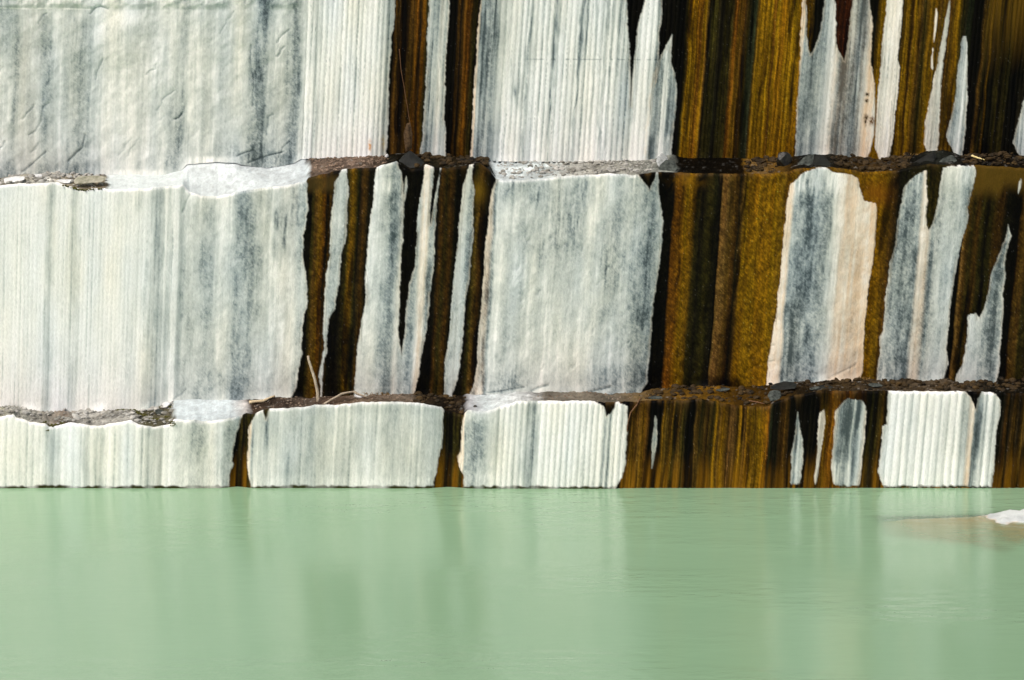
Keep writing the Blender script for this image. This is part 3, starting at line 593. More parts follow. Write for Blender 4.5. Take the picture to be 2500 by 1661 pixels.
    if tier == 'upper':      # rust spot and brown crumbs
        for (cu, cw_, ru, rw, c, am) in [(903, 356, 4, 12, (206, 150, 92), .8), (935, 350, 4, 18, (200, 176, 120), .6), (2117, 231, 5, 4, (50, 36, 16), .95), (2116, 246, 4, 4, (50, 36, 16), .95), (2114, 286, 5, 7, (60, 40, 18), .9), (2128, 295, 6, 10, (96, 62, 24), .85), (2113, 300, 3, 8, (60, 40, 18), .8)]:
            g = np.exp(-((u - cu) / ru) ** 2 - ((w - cw_) / rw) ** 2) * np.clip(1 + .8 * vnoise(u / 3.0, w / 3.0, 305), 0, 1.4)
            colr = colr + np.clip(g * am * 1.2, 0, 1)[:, None] * (lin(c) - colr)
    # --- relief in metres, positive into the rock
    rough = 1 - fl_on
    rel = flute + 0.003 * m + relief_crack
    rel = rel + (0.005 + 0.008 * rough) * fbm(s / 26.0 + w / 60.0, w / 34.0, 401, 4) + 0.05 * fbm(u / 150.0, w / 220.0, 402, 2)
    if tier == 'upper':
        rel = rel + 0.05 * (1 - sstep(700, 760, s)) * (1 + .8 * fbm(u / 60.0 + w / 110.0, w / 60.0, 403, 3)) - 0.08 * (1 - sstep(8, 26, w)) * (1 - sstep(700, 760, s)) * (0.5 + fbm(u / 30.0, w / 30.0, 404, 3))
        rel = rel + 0.10 * sstep(930, 956, s) * (1 - sstep(1176, 1200, s))
    if tier == 'middle':
        rel = rel + 0.06 * sstep(430, 445, s) * (1 - sstep(700, 745, s))
        # columns bulge between the seeps, broad slab stands proud with rounded shoulders
        rel = rel - 0.16 * (sstep(1172, 1240, s) * (1 - sstep(1540, 1625, s)))
        rel = rel - 0.07 * np.clip(1 - np.abs(s - 2010) / 120.0, 0, 1) ** .5 - 0.07 * np.clip(1 - np.abs(s - 2255) / 95.0, 0, 1) ** .5
        rel = rel - 0.05 * np.clip(1 - np.abs(s - 930) / 60.0, 0, 1) ** .5 - .04 * np.clip(1 - np.abs(s - 1080) / 40.0, 0, 1) ** .5
    if tier == 'lower':
        for c, hw in ((582, 26), (1100, 34)):
            rel = rel + 0.14 * np.exp(-((s - c) / hw) ** 2)
        rel = rel - 0.05 * sstep(1530, 1500, s) * sstep(1140, 1180, s)
    return colr, m, ident, rel, peach


def build_tier(tier, thing):
    Y = TIER_Y[tier]
    wt, wb = TIER_EDGES[tier]
    nr = ROWS[tier]; nc = len(U_GRID)
    v = np.linspace(0, 1, nr)
    if tier == 'upper':      # fewer rows above the part in view
        v = np.concatenate([np.linspace(0, .5, 60)[:-1], np.linspace(.5, 1, nr - 59)])
    W = wt[None, :] * (1 - v[:, None]) + wb[None, :] * v[:, None]
    U = np.broadcast_to(U_GRID[None, :], W.shape)
    u = U.ravel().copy(); w = W.ravel().copy()
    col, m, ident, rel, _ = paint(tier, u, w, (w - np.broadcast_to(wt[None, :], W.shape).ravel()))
    x, z = wall_point(u, w, Y)
    top = (w - np.broadcast_to(wt[None, :], W.shape).ravel())
    bot = (np.broadcast_to(wb[None, :], W.shape).ravel() - w)
    y = Y + rel
    if tier != 'upper':      # worn rounded upper rim
        y = y + 0.06 * (1 - np.sqrt(np.clip(1 - (1 - np.clip(top / 7.0, 0, 1)) ** 2, 0, 1)))
    if tier != 'lower':      # the foot flares out a little above the ledge
        fl = np.clip(1 - bot / 22.0, 0, 1) ** 2
        y = y - 0.07 * fl * (0.6 + .8 * vnoise(u / 40.0, u * 0, 410)) * (1 if tier == 'middle' else .4)
    V = np.stack([x, y, z], -1)
    C4 = np.concatenate([col, m[:, None]], -1)
    idx = np.arange(nr * nc).reshape(nr, nc)
    F = np.stack([idx[:-1, :-1], idx[1:, :-1], idx[1:, 1:], idx[:-1, 1:]], -1).reshape(-1, 4)
    fid = ident[F[:, 0]].copy()
    # bare rock is divided into its panels
    fu = u[F[:, 0]] + slant(u[F[:, 0]]) * (w[F[:, 0]] - W_MID[tier])
    pan = PANELS[tier]
    base = fid < 0
    pidx = np.searchsorted(np.array([p[0] for p in pan], float), fu)
    pidx = np.minimum(pidx, len(pan) - 1)
    fid[base] = 1000 + pidx[base]
    broad = {'upper': 3, 'middle': 8, 'lower': 4}[tier]; broad_o = None
    for g in np.unique(fid):
        sel = F[fid == g]
        if len(sel) < 6:
            continue
        used, inv = np.unique(sel, return_inverse=True)
        if g >= 1000:
            nm, lab = 'rock_panel', pan[g - 1000][1]
        else:
            kind, _, lab, _ = STAINS[tier][g]
            nm = 'seep_stain' if kind == 'dark' else 'bare_rock_strip'
        o = mesh_obj(nm, V[used], inv.reshape(sel.shape), MAT_ROCK, broad_o if broad < g < 1000 else thing, C4[used])
        if g == broad:
            broad_o = o
        o['label'] = lab
    return V.reshape(nr, nc, 3)


# ------------------------------------------------------------------ ledges
def blend_profile(stops, u):
    xs = np.array([s[0] for s in stops], float)
    cs = np.array([lin(s[1]) * (0.3 if max(s[1]) < 120 else (0.5 if max(s[1]) < 175 and s[1][0] - s[1][2] > 20 else (0.85 if min(s[1]) > 200 else 0.95))) for s in stops])
    rg = np.array([s[2] for s in stops], float)
    wt_ = np.array([s[3] for s in stops], float)
    return np.stack([np.interp(u, xs, cs[:, i]) for i in range(3)], -1), np.interp(u, xs, rg), np.interp(u, xs, wt_)


WHT = (234, 243, 241); GRV = (150, 146, 138)
LEDGE = {   # (u, colour, roughness of the rubble, wet)
 'middle': [(-800, (190, 186, 176), 1, 0), (0, (158, 150, 128), 1, 0), (60, (170, 166, 150), 1, 0), (110, (205, 206, 200), .8, 0), (140, (186, 178, 160), .8, 0), (180, (170, 160, 136), .8, 0), (255, (170, 156, 130), .6, 0), (264, WHT, .15, 0), (430, WHT, .15, 0), (560, (232, 241, 240), .35, 0), (700, (222, 231, 232), .35, 0), (745, (208, 218, 220), .3, 0), (758, (122, 106, 92), 1, .1), (850, (146, 126, 110), 1, .1), (930, (112, 94, 76), 1, .2), (948, (30, 28, 16), .8, .6), (1020, (34, 30, 16), .8, .6), (1060, (62, 54, 32), .8, .5), (1130, (58, 48, 28), .8, .5), (1168, (44, 36, 20), .8, .5), (1192, (60, 50, 34), .6, .3), (1208, (214, 224, 224), .5, 0), (1330, (210, 220, 218), .6, 0), (1390, (168, 168, 160), .8, 0), (1480, (150, 148, 138), .8, 0), (1590, (128, 130, 122), .9, 0), (1640, (120, 124, 116), .9, .1), (1658, (18, 17, 12), .5, .8), (1780, (26, 20, 10), .5, .8), (1812, (40, 28, 8), .5, .6), (1822, (140, 104, 34), .5, .3), (1845, (164, 130, 76), .5, .2), (1905, (130, 96, 36), .6, .3), (1935, (70, 54, 24), .8, .5), (1960, (36, 38, 34), .8, .5), (2030, (44, 42, 32), .8, .5), (2060, (78, 62, 32), 1, .2), (2130, (104, 78, 38), 1, .2), (2190, (96, 72, 32), 1, .2), (2226, (28, 28, 22), .9, .6), (2290, (58, 62, 54), .9, .5), (2345, (30, 26, 14), .9, .6), (2400, (24, 18, 9), .9, .6), (2500, (36, 28, 16), .9, .6), (3400, (30, 24, 14), .9, .6)],
 'lower': [(-800, (150, 148, 136), 1, 0), (0, (140, 138, 122), 1, 0), (40, (150, 150, 140), 1, 0), (80, (162, 160, 150), 1, 0), (150, (146, 132, 116), 1, 0), (200, (160, 158, 150), 1, 0), (320, (156, 154, 146), 1, 0), (350, (120, 116, 88), 1, 0), (415, (130, 126, 104), 1, 0), (428, (222, 233, 234), .25, 0), (560, (216, 227, 229), .3, 0), (596, (190, 186, 182), .5, 0), (612, (104, 84, 66), .9, 0), (700, (110, 94, 82), .9, 0), (760, (122, 106, 92), .8, 0), (800, (120, 98, 80), .8, 0), (880, (140, 120, 100), .8, 0), (990, (150, 134, 116), .7, 0), (1025, (92, 76, 58), .8, .2), (1070, (58, 46, 32), .8, .5), (1130, (64, 52, 38), .8, .4), (1148, (200, 202, 204), .5, 0), (1180, (212, 222, 222), .5, 0), (1290, (206, 208, 206), .6, 0), (1330, (158, 150, 136), .7, 0), (1500, (138, 128, 110), .7, 0), (1560, (142, 118, 78), .8, .1), (1640, (130, 96, 34), .8, .3), (1760, (134, 96, 24), .8, .3), (1800, (112, 80, 22), .8, .3), (1880, (112, 80, 24), .9, .3), (1950, (76, 58, 28), 1, .3), (2050, (86, 68, 38), 1, .2), (2150, (110, 94, 70), 1, .1), (2300, (122, 106, 84), .9, .1), (2380, (104, 92, 74), .9, .1), (2420, (44, 38, 24), .8, .4), (2500, (40, 34, 20), .8, .4), (3400, (40, 34, 20), .8, .4)],
}
TEETH = {'middle': [(742, 935, 12.4), (1195, 1450, 13.2)], 'lower': [(0, 330, 10.2)]}


def build_ledge(tier, thing, front, back_w, Yback, seed):
    """front: the top row of the face below; back: foot of the tier above"""
    nc = len(U_GRID); nr = 26
    xb, zb = wall_point(U_GRID, back_w, Yback)
    B = np.stack([xb, np.full(nc, Yback + 0.18), zb], -1)
    v = np.linspace(0, 1, nr)[:, None]
    base = front[None] * (1 - v[..., None]) + B[None] * v[..., None]
    u = np.broadcast_to(U_GRID[None], (nr, nc)); vv = np.broadcast_to(v, (nr, nc))
    uw = u + 9 * fbm(u / 22.0, vv * 5, seed, 3) + 6 * (vv - .5)
    col, rg, wet = blend_profile(LEDGE[tier], uw.ravel())
    col = col.reshape(nr, nc, 3); rg = rg.reshape(nr, nc); wet = wet.reshape(nr, nc)
    env = np.sin(np.pi * np.clip(vv, 0, 1)) ** .6
    X = base[..., 0]; Yc = base[..., 1]
    bump = 0.085 * fbm(X * 3.2, Yc * 3.2, seed + 1, 4) + 0.035 * np.maximum(0, fbm(X * 9, Yc * 9, seed + 2, 3)) + .02 * fbm(X * 22, Yc * 22, seed + 6, 2)
    smooth_b = 0.03 * fbm(X * 1.6, Yc * 1.6, seed + 3, 3)
    base[..., 2] += env * (rg * bump + (1 - rg) * smooth_b)
    for (u0, u1, per) in TEETH[tier]:      # sockets of the drill holes along the foot of the face above
        on = ((u > u0) & (u < u1) & (vv > .80) & (vv < .97))
        ph = np.abs(((u / per) % 1) - .5)
        dip = on * (ph < .24) * (hash2(np.floor(u / per), u * 0 + 1, seed) > .25)
        base[..., 2] -= 0.22 * dip
    vr = 1 + (0.10 + .35 * rg) * fbm(X * 7, Yc * 7, seed + 4, 4) + (.05 + .3 * rg) * vnoise(X * 26, Yc * 26, seed + 5)
    col = np.clip(col * np.clip(vr, .25, 1.7)[..., None], 0, .9)
    patch = np.clip(fbm(X * 2.1, Yc * 3.0, seed + 11, 3) * 2.2, -1, 1) * rg
    col = col * (1 + .45 * patch)[..., None]
    # crumbs of grey and brown on rough stretches
    crumb = np.clip(fbm(X * 12, Yc * 12, seed + 7, 2) * 2.6 - .9, 0, 1) * rg * .6
    col = col + crumb[..., None] * (np.where((vnoise(X * 5, Yc * 5, seed + 8) > 0)[..., None], lin((170, 168, 160)), lin((92, 80, 62))) * (.35 + .65 * (1 - wet))[..., None] - col)
    C4 = np.concatenate([col, wet[..., None]], -1).reshape(-1, 4)
    idx = np.arange(nr * nc).reshape(nr, nc)
    F = np.stack([idx[:-1, :-1], idx[:-1, 1:], idx[1:, 1:], idx[1:, :-1]], -1).reshape(-1, 4)
    o = mesh_obj('ledge', base.reshape(-1, 3), F, MAT_LEDGE, thing, C4)
    return o, base


upper = empty('quarry_cliff', (0, TIER_Y['upper'], 7.5))
middle = empty('quarry_cliff', (0, TIER_Y['middle'], 2.2))
lower = empty('quarry_cliff', (0, 0, 0))
tag(upper, 'topmost tier of the marble quarry wall with drilled white panels and ochre black stains', 'cliff')
tag(middle, 'middle tier of the quarry wall with dark seep columns beside a broad pale slab', 'cliff')
tag(lower, 'low bottom tier of the quarry wall standing directly in the green water', 'cliff')
for t in (upper, middle, lower):
    t['group'] = 'tiers of the quarry wall'
bpy.context.view_layer.update()


def keep_world(thing):
    for ch in thing.children:
        ch.matrix_parent_inverse = Matrix.Translation(thing.location).inverted()


GU = build_tier('upper', upper)
GM = build_tier('middle', middle)
GL = build_tier('lower', lower)
ledge_m, LM = build_ledge('middle', middle, GM[0].copy(), ul_back, TIER_Y['upper'], 500)
ledge_m['label'] = 'narrow ledge with white dust, brown litter and wet black rubble'
ledge_l, LL = build_ledge('lower', lower, GL[0].copy(), ll_back, TIER_Y['middle'], 600)
ledge_l['label'] = 'narrow ledge with moss, white dust and brown rubble'
# the bench above the picture runs back from the top of the upper tier
tp = GU[0]
xs_ = tp[:, 0]; ntop = len(xs_)
Vt = np.concatenate([tp, tp + np.array([0, 6, .1]), tp + np.array([0, 25, .6])])
it = np.arange(3 * ntop).reshape(3, ntop)
Ft = np.stack([it[:-1, :-1], it[:-1, 1:], it[1:, 1:], it[1:, :-1]], -1).reshape(-1, 4)
ct = np.tile(np.append(lin((170, 166, 155)), 0), (3 * ntop, 1))
bench = mesh_obj('bench_top', Vt, Ft, MAT_LEDGE, upper, ct)
for t in (upper, middle, lower):
    keep_world(t)


def ledge_pt(L, u, v):
    """point on a built ledge: u image pixel column, v 0 front .. 1 back"""
    c = int(np.argmin(np.abs(U_GRID - u))); r = int(round(v * (L.shape[0] - 1)))
    return Vector(L[r, c])


# ------------------------------------------------------------------ water and lake bed
def water_material():
    m = bpy.data.materials.new('milky_green_water'); m.use_nodes = True
    n = m.node_tree.nodes; l = m.node_tree.links
    n.remove(n['Principled BSDF']); out = n['Material Output']
    tc = n.new('ShaderNodeTexCoord')
    mp = n.new('ShaderNodeMapping'); mp.inputs['Scale'].default_value = (0.55, 1.6, 1)
    l.new(tc.outputs['Object'], mp.inputs['Vector'])
    nz = n.new('ShaderNodeTexNoise'); nz.inputs['Scale'].default_value = 2.4; nz.inputs['Detail'].default_value = 4
    nz.inputs['Roughness'].default_value = 0.55
    l.new(mp.outputs[0], nz.inputs['Vector'])
    # breeze patches
    np2 = n.new('ShaderNodeTexNoise'); np2.inputs['Scale'].default_value = 0.16; np2.inputs['Detail'].default_value = 2
    l.new(mp.outputs[0], np2.inputs['Vector'])
    mr = n.new('ShaderNodeMapRange'); mr.inputs['From Min'].default_value = .45; mr.inputs['From Max'].default_value = .62
    mr.inputs['To Min'].default_value = 0.15; mr.inputs['To Max'].default_value = 1.0
    l.new(np2.outputs['Fac'], mr.inputs['Value'])
    mu = n.new('ShaderNodeMath'); mu.operation = 'MULTIPLY'
    l.new(nz.outputs['Fac'], mu.inputs[0]); l.new(mr.outputs[0], mu.inputs[1])
    bp = n.new('ShaderNodeBump'); bp.inputs['Strength'].default_value = 0.8; bp.inputs['Distance'].default_value = 0.05
    l.new(mu.outputs[0], bp.inputs['Height'])
    df = n.new('ShaderNodeBsdfDiffuse')
    # suspended rock flour drifts a little in tone
    n3 = n.new('ShaderNodeTexNoise'); n3.inputs['Scale'].default_value = 0.12; n3.inputs['Detail'].default_value = 3
    l.new(tc.outputs['Object'], n3.inputs['Vector'])
    cr = n.new('ShaderNodeValToRGB')
    cr.color_ramp.elements[0].position = .3; cr.color_ramp.elements[1].position = .7
    cr.color_ramp.elements[0].color = (0.268, 0.440, 0.262, 1); cr.color_ramp.elements[1].color = (0.288, 0.460, 0.282, 1)
    l.new(n3.outputs['Fac'], cr.inputs[0]); l.new(cr.outputs[0], df.inputs['Color'])
    # the milky water hides what lies under it; only where the bed rises close to the surface does it show
    tr = n.new('ShaderNodeBsdfTransparent'); tr.inputs['Color'].default_value = (.97, 1, .93, 1)
    ac = n.new('ShaderNodeAttribute'); ac.attribute_name = 'shallow'
    mi = n.new('ShaderNodeMixShader')
    l.new(ac.outputs['Fac'], mi.inputs[0])
    l.new(df.outputs[0], mi.inputs[1]); l.new(tr.outputs[0], mi.inputs[2])
    gl = n.new('ShaderNodeBsdfGlossy'); gl.inputs['Roughness'].default_value = 0.165
    gl.inputs['Color'].default_value = (1, 1, 1, 1)
    l.new(bp.outputs[0], gl.inputs['Normal'])
    fr = n.new('ShaderNodeFresnel'); fr.inputs['IOR'].default_value = 1.42
    mo = n.new('ShaderNodeMixShader')
    l.new(bp.outputs[0], fr.inputs['Normal'])
    l.new(fr.outputs[0], mo.inputs[0]); l.new(mi.outputs[0], mo.inputs[1]); l.new(gl.outputs[0], mo.inputs[2])
    l.new(mo.outputs[0], out.inputs['Surface'])
    return m


# ------------------------------------------------------------------ loose things
M_STICK = plain_mat('weathered_wood', (150, 134, 112), (196, 184, 162), 30, .8, .5, (1, 1, .15))
M_PALESTICK = plain_mat('pale_dry_wood', (196, 176, 138), (226, 208, 172), 24, .75, .4)
M_ROOT = plain_mat('brown_root', (96, 66, 44), (132, 98, 70), 26, .85, .5)
M_YELLOW = plain_mat('yellow_dry_reed', (226, 206, 132), (242, 226, 170), 20, .7, .3)
M_DARKROCK = plain_mat('wet_dark_rock', (8, 8, 5), (46, 44, 34), 7, .45, .8, spec=.5)
M_GREYROCK = plain_mat('grey_rock', (36, 41, 38), (88, 94, 88), 9, .75, .7)
M_WHITEROCK = plain_mat('white_marble_rock', (206, 208, 206), (242, 243, 241), 7, .8, .7)
M_PALEROCK = plain_mat('pale_grey_rock', (120, 124, 122), (190, 194, 192), 8, .85, .9)
M_TAN = plain_mat('tan_mossy_slab', (128, 128, 108), (184, 180, 162), 7, .85, .6)
M_OCHRE = plain_mat('ochre_rock', (92, 66, 20), (150, 112, 48), 9, .8, .7)
M_MOSS = plain_mat('moss', (52, 54, 20), (104, 100, 48), 14, .95, .8)
M_GRASS = plain_mat('dry_grass', (120, 92, 44), (176, 142, 84), 12, .85, .2)
M_PEB = plain_mat('mixed_pebbles', (112, 110, 100), (196, 195, 188), 2.2, .85, .6)
M_PEBD = plain_mat('stained_pebbles', (10, 9, 5), (78, 60, 30), 2.6, .75, .6)


def tube_bm(pts, radii, seg=8):
    bm = bmesh.new(); rings = []
    pts = [Vector(p) for p in pts]
    for i, p in enumerate(pts):
        t = (pts[min(i + 1, len(pts) - 1)] - pts[max(i - 1, 0)]).normalized()
        a = t.orthogonal().normalized(); b = t.cross(a)
        rings.append([bm.verts.new(p + (a * math.cos(2 * math.pi * k / seg) + b * math.sin(2 * math.pi * k / seg)) * radii[i] * (1 + .15 * math.sin(k * 2.3 + i))) for k in range(seg)])
    for r0, r1 in zip(rings[:-1], rings[1:]):
        for k in range(seg):
            bm.faces.new((r0[k], r0[(k + 1) % seg], r1[(k + 1) % seg], r1[k]))
    bm.faces.new(rings[0][::-1]); bm.faces.new(rings[-1])
    bmesh.ops.recalc_face_normals(bm, faces=bm.faces)
    return bm


def stick(name, pts, r0, r1, mat, label, cat='stick', twigs=()):
    """bent stick through points; twigs are short side shoots"""
    dense = []
    n = 5
    for i in range(len(pts) - 1):
        for j in range(n):
            t = j / n
            p = Vector(pts[i]).lerp(Vector(pts[i + 1]), t)
            p += Vector((mnoise.noise(p * 3.1), mnoise.noise(p * 3.1 + Vector((9, 2, 1))), mnoise.noise(p * 2.7 + Vector((3, 7, 5))))) * r0 * .9
            dense.append(p)
    dense.append(Vector(pts[-1]))
    o0 = dense[0].copy()
    rad = [r0 + (r1 - r0) * i / (len(dense) - 1) for i in range(len(dense))]
    if not twigs:
        o = bm_obj(name, tube_bm([p - o0 for p in dense], rad), mat)
        o.location = o0
    else:
        o = empty(name, o0)
        bm_obj('stem', tube_bm([p - o0 for p in dense], rad), mat, o)
        for a, b in twigs:
            bm_obj('twig', tube_bm([Vector(a) - o0, (Vector(a) + Vector(b)) / 2 - o0 + Vector((.01, 0, .015)), Vector(b) - o0], [r1 * .9, r1 * .7, r1 * .4], 6), mat, o)
    return tag(o, label, cat)


def rock_bm(size, seed, faces=11, rough=.05, sub=4):
    r = random.Random(seed)
    planes = []
    for i in range(faces):
        nrm = Vector((r.gauss(0, 1), r.gauss(0, 1), r.gauss(0, 1))).normalized()
        planes.append((nrm, r.uniform(.62, .95)))
    bm = bmesh.new()
    bmesh.ops.create_icosphere(bm, subdivisions=sub, radius=1)
    for vtx in bm.verts:
        d = vtx.co.normalized(); rad = 1.0
        for nrm, h in planes:
            c = d.dot(nrm)
            if c > 1e-3:
                rad = min(rad, h / c)
        q = d * rad
        q += d * rough * (mnoise.noise(d * 2.4 + Vector((seed, 0, 0))) + .5 * mnoise.noise(d * 7 + Vector((0, seed, 0))))
        vtx.co = Vector((q.x * size[0], q.y * size[1], q.z * size[2]))
    return bm


def stone(name, loc, size, mat, seed, label, rot=(0, 0, 0), group=None, faces=11, sub=4, cat='stone', sink=.25):
    o = bm_obj(name, rock_bm(size, seed, faces, .05, sub), mat)
    o.data.set_sharp_from_angle(angle=math.radians(28))
    o.location = Vector(loc) + Vector((0, 0, size[2] * (1 - sink) * .8))
    o.rotation_euler = rot
    return tag(o, label, cat, group)


# sticks on the lower ledge
p0 = ledge_pt(LL, 777, .3); pt = spot(752, 869, .75)
stick('dead_stick', [p0 - Vector((0, 0, .03)), p0.lerp(pt, .5) + Vector((.02, 0, 0)), pt], .042, .03, M_STICK, 'straight grey dead stick standing upright on the lower ledge')
pa = ledge_pt(LL, 791, .15); pb = spot(833, 962, .55); pc_ = spot(862, 956, .7); pd = ledge_pt(LL, 897, .4)
stick('dead_branch', [pa, pb, pc_, pd], .032, .02, M_STICK, 'thin arched grey branch lying on the lower ledge right of the upright stick', 'branch',
      [(pc_, pc_ + Vector((.12, .05, -.06)))])
pa = ledge_pt(LL, 606, .55) + Vector((0, -.02, .03)); pb = ledge_pt(LL, 640, .6) + Vector((0, 0, .06)); pc_ = ledge_pt(LL, 669, .75) + Vector((0, 0, .05))
stick('driftwood_piece', [pa, pb, pc_], .042, .026, M_PALESTICK, 'short pale stick lying flat where the lower ledge drops into the left crack', 'stick')
pa = ledge_pt(LM, 2374, .4) + Vector((0, 0, .10)); pb = ledge_pt(LM, 2405, .25) + Vector((0, 0, .07))
stick('dry_reed', [pa, pa.lerp(pb, .45), pb], .03, .012, M_YELLOW, 'short yellow stick on the black ledge near the right edge', 'stick')
pa = spot(979, 170, 2.60); pb = spot(987, 215, 2.56); pc_ = spot(994, 260, 2.54); pd = spot(1001, 300, 2.50)
stick('hanging_root', [spot(975, 120, 2.64), pa, pb, pc_, pd], .008, .006, M_ROOT, 'thin brown root hanging over the dark seep of the top tier', 'root')
pa = ledge_pt(LL, 1563, .05) + Vector((0, -.02, .06))
stick('hanging_root', [pa, spot(1552, 992, -.05), spot(1540, 1008, -.06), spot(1533, 1030, -.05), spot(1531, 1055, -.03)], .018, .010, M_ROOT, 'curved brown root hanging over the edge of the drilled slab', 'root')
pa = ledge_pt(LL, 1828, .15) + Vector((0, 0, .05)); pb = ledge_pt(LL, 1866, .05) + Vector((0, 0, .05))
stick('dead_stick', [pa, pa.lerp(pb, .5), pb], .016, .010, M_ROOT, 'dark thin stick lying on the ochre rubble of the lower ledge', 'stick')

# stones on the upper ledge
def hull_stone(name, pts, mat, label, seed, cut=0.02, cat='stone'):
    """angular rock: hull of corners set by image pixel and depth (u, w, depth), chipped edges"""
    y0 = 1.4 if pts[0][2] > 1.3 else .1
    P = [spot(p[0], p[1], y0 + (p[2] - y0) * .45) for p in pts]
    c = sum(P, Vector()) / len(P)
    base = Vector((c.x, c.y, min(p.z for p in P)))
    bm = bmesh.new()
    for p in P:
        bm.verts.new(p - base)
    bmesh.ops.convex_hull(bm, input=bm.verts)
    for vtx in [v for v in bm.verts if not v.link_faces]:
        bm.verts.remove(vtx)
    bmesh.ops.bevel(bm, geom=list(bm.edges), offset=cut, segments=1, affect='EDGES', clamp_overlap=True)
    bmesh.ops.triangulate(bm, faces=bm.faces)
    bmesh.ops.subdivide_edges(bm, edges=bm.edges, cuts=2, use_grid_fill=True)
    for vtx in bm.verts:
        q = vtx.co + Vector((seed, 0, 0))
        vtx.co += Vector((mnoise.noise(q * 9), mnoise.noise(q * 9 + Vector((4, 4, 4))), mnoise.noise(q * 9 + Vector((8, 1, 3))))) * .012
    bmesh.ops.recalc_face_normals(bm, faces=bm.faces)
    o = bm_obj(name, bm, mat)
    o.data.set_sharp_from_angle(angle=math.radians(24))
    o.location = base
    return tag(o, label, cat)


M_WEDGE = plain_mat('dark_green_black_rock', (6, 7, 5), (30, 33, 28), 5, .5, .7, spec=.4)
M_BROWNROOT = plain_mat('brown_root_mat', (44, 32, 18), (96, 74, 50), 12, .9, .8)
hull_stone('rock_wedge', [(968, 398, 1.75), (972, 411, 1.5), (1005, 416, 1.45), (1038, 414, 1.5), (1040, 400, 1.9), (1030, 390, 2.2), (1002, 366, 2.55), (992, 372, 2.55), (980, 385, 2.3)], M_WEDGE, 'dark wet wedge of rock at the foot of the left brown seep', 8)
hull_stone('root_clump', [(988, 345, 2.6), (984, 325, 2.62), (992, 302, 2.62), (1003, 298, 2.62), (1008, 330, 2.6), (1006, 365, 2.55), (990, 372, 2.55), (997, 320, 2.48), (999, 355, 2.42)], M_BROWNROOT, 'brown matted root clump on the wall above the dark wedge', 9, cat='roots')
hull_stone('rock_fragment', [(8, 437, 1.9), (9, 447, 1.6), (16, 450, 1.55), (60, 440, 1.6), (62, 431, 1.8), (48, 430, 2.1), (12, 434, 2.1), (30, 448, 1.55)], M_WHITEROCK, 'long pale rock fragment at the left end of the upper ledge', 4)
hull_stone('rock_fragment', [(133, 441, 1.75), (146, 438, 1.9), (172, 437, 1.9), (176, 440, 1.8), (170, 449, 1.55), (152, 447, 1.5), (140, 444, 1.6)], M_WHITEROCK, 'white jagged rock fragment leaning on the mossy tan slab', 6)
hull_stone('flat_stone', [(180, 437, 1.9), (179, 446, 1.6), (184, 451, 1.5), (248, 446, 1.5), (258, 438, 1.7), (262, 431, 2.0), (240, 428, 2.2), (190, 430, 2.2)], M_TAN, 'flat tan mossy slab ending the rubble on the upper ledge', 7)
hull_stone('rock_fragment', [(1600, 396, 2.3), (1606, 408, 1.9), (1622, 410, 1.85), (1634, 392, 2.3), (1626, 378, 2.56), (1616, 372, 2.58), (1604, 382, 2.5)], M_PALEROCK, 'pale crumbling rock chunk at the foot of the grey tongue', 10)
hull_stone('rock_fragment', [(1604, 415, 1.6), (1650, 420, 1.5), (1656, 412, 1.7), (1648, 392, 2.2), (1626, 388, 2.3), (1610, 402, 1.9)], M_GREYROCK, 'grey rock chunk in front of the pale crumbling one', 11)
hull_stone('rock_wedge', [(1936, 414, 1.6), (1948, 400, 2.0), (1962, 384, 2.4), (1976, 377, 2.5), (1988, 378, 2.5), (1984, 400, 1.8), (1976, 411, 1.6)], M_GREYROCK, 'small grey slanted rock right of the round boulder', 12)
hull_stone('rock_wedge', [(1966, 412, 1.55), (1988, 380, 2.45), (2002, 376, 2.5), (2012, 380, 2.45), (2034, 402, 1.8), (2028, 408, 1.6), (1990, 408, 1.5)], M_WEDGE, 'dark peaked rock above the round topped pale strip', 13)
hull_stone('rock_wedge', [(2200, 417, 1.5), (2212, 406, 1.8), (2244, 392, 2.1), (2270, 374, 2.5), (2282, 368, 2.55), (2288, 384, 2.2), (2280, 396, 1.8), (2240, 408, 1.55)], M_WEDGE, 'long black slanted rock below the tall pale sliver', 14)
hull_stone('rock_fragment', [(2288, 398, 1.7), (2300, 386, 2.1), (2320, 378, 2.4), (2330, 380, 2.35), (2340, 394, 1.8), (2330, 398, 1.65)], M_GREYROCK, 'grey flat rock between the black slanted rock and the yellow stick', 15)
hull_stone('rock_wedge', [(1876, 950, .6), (1888, 938, 1.0), (1912, 930, 1.2), (1938, 932, 1.2), (1948, 940, .9), (1942, 950, .6), (1905, 954, .5)], M_WEDGE, 'dark low rock under the white foot of the peach strip', 18)
hull_stone('rock_fragment', [(1872, 966, .35), (1878, 954, .6), (1892, 951, .65), (1906, 954, .6), (1910, 966, .35), (1902, 978, .12), (1880, 982, .08), (1890, 972, .1)], M_GREYROCK, 'angular grey green rock on the front of the lower ledge', 19)
hull_stone('rock_wedge', [(1980, 952, .35), (1986, 946, .6), (2004, 939, .9), (2022, 938, .95), (2040, 946, .7), (2034, 953, .4), (2005, 955, .3)], M_WEDGE, 'black flat rock above the thin curved pale sliver', 20)
hull_stone('rock_fragment', [(1148, 412, 1.7), (1150, 402, 2.0), (1160, 396, 2.2), (1172, 398, 2.2), (1168, 414, 1.7), (1158, 424, 1.45), (1152, 422, 1.45)], M_WHITEROCK, 'small pale rock at the head of the narrow pale strip', 16)
hull_stone('rock_fragment', [(1170, 414, 1.6), (1176, 402, 2.0), (1190, 400, 2.1), (1202, 410, 1.9), (1212, 432, 1.5), (1196, 434, 1.4), (1176, 428, 1.45)], M_WEDGE, 'dark brown rock at the head of the seep column with ochre top', 17)
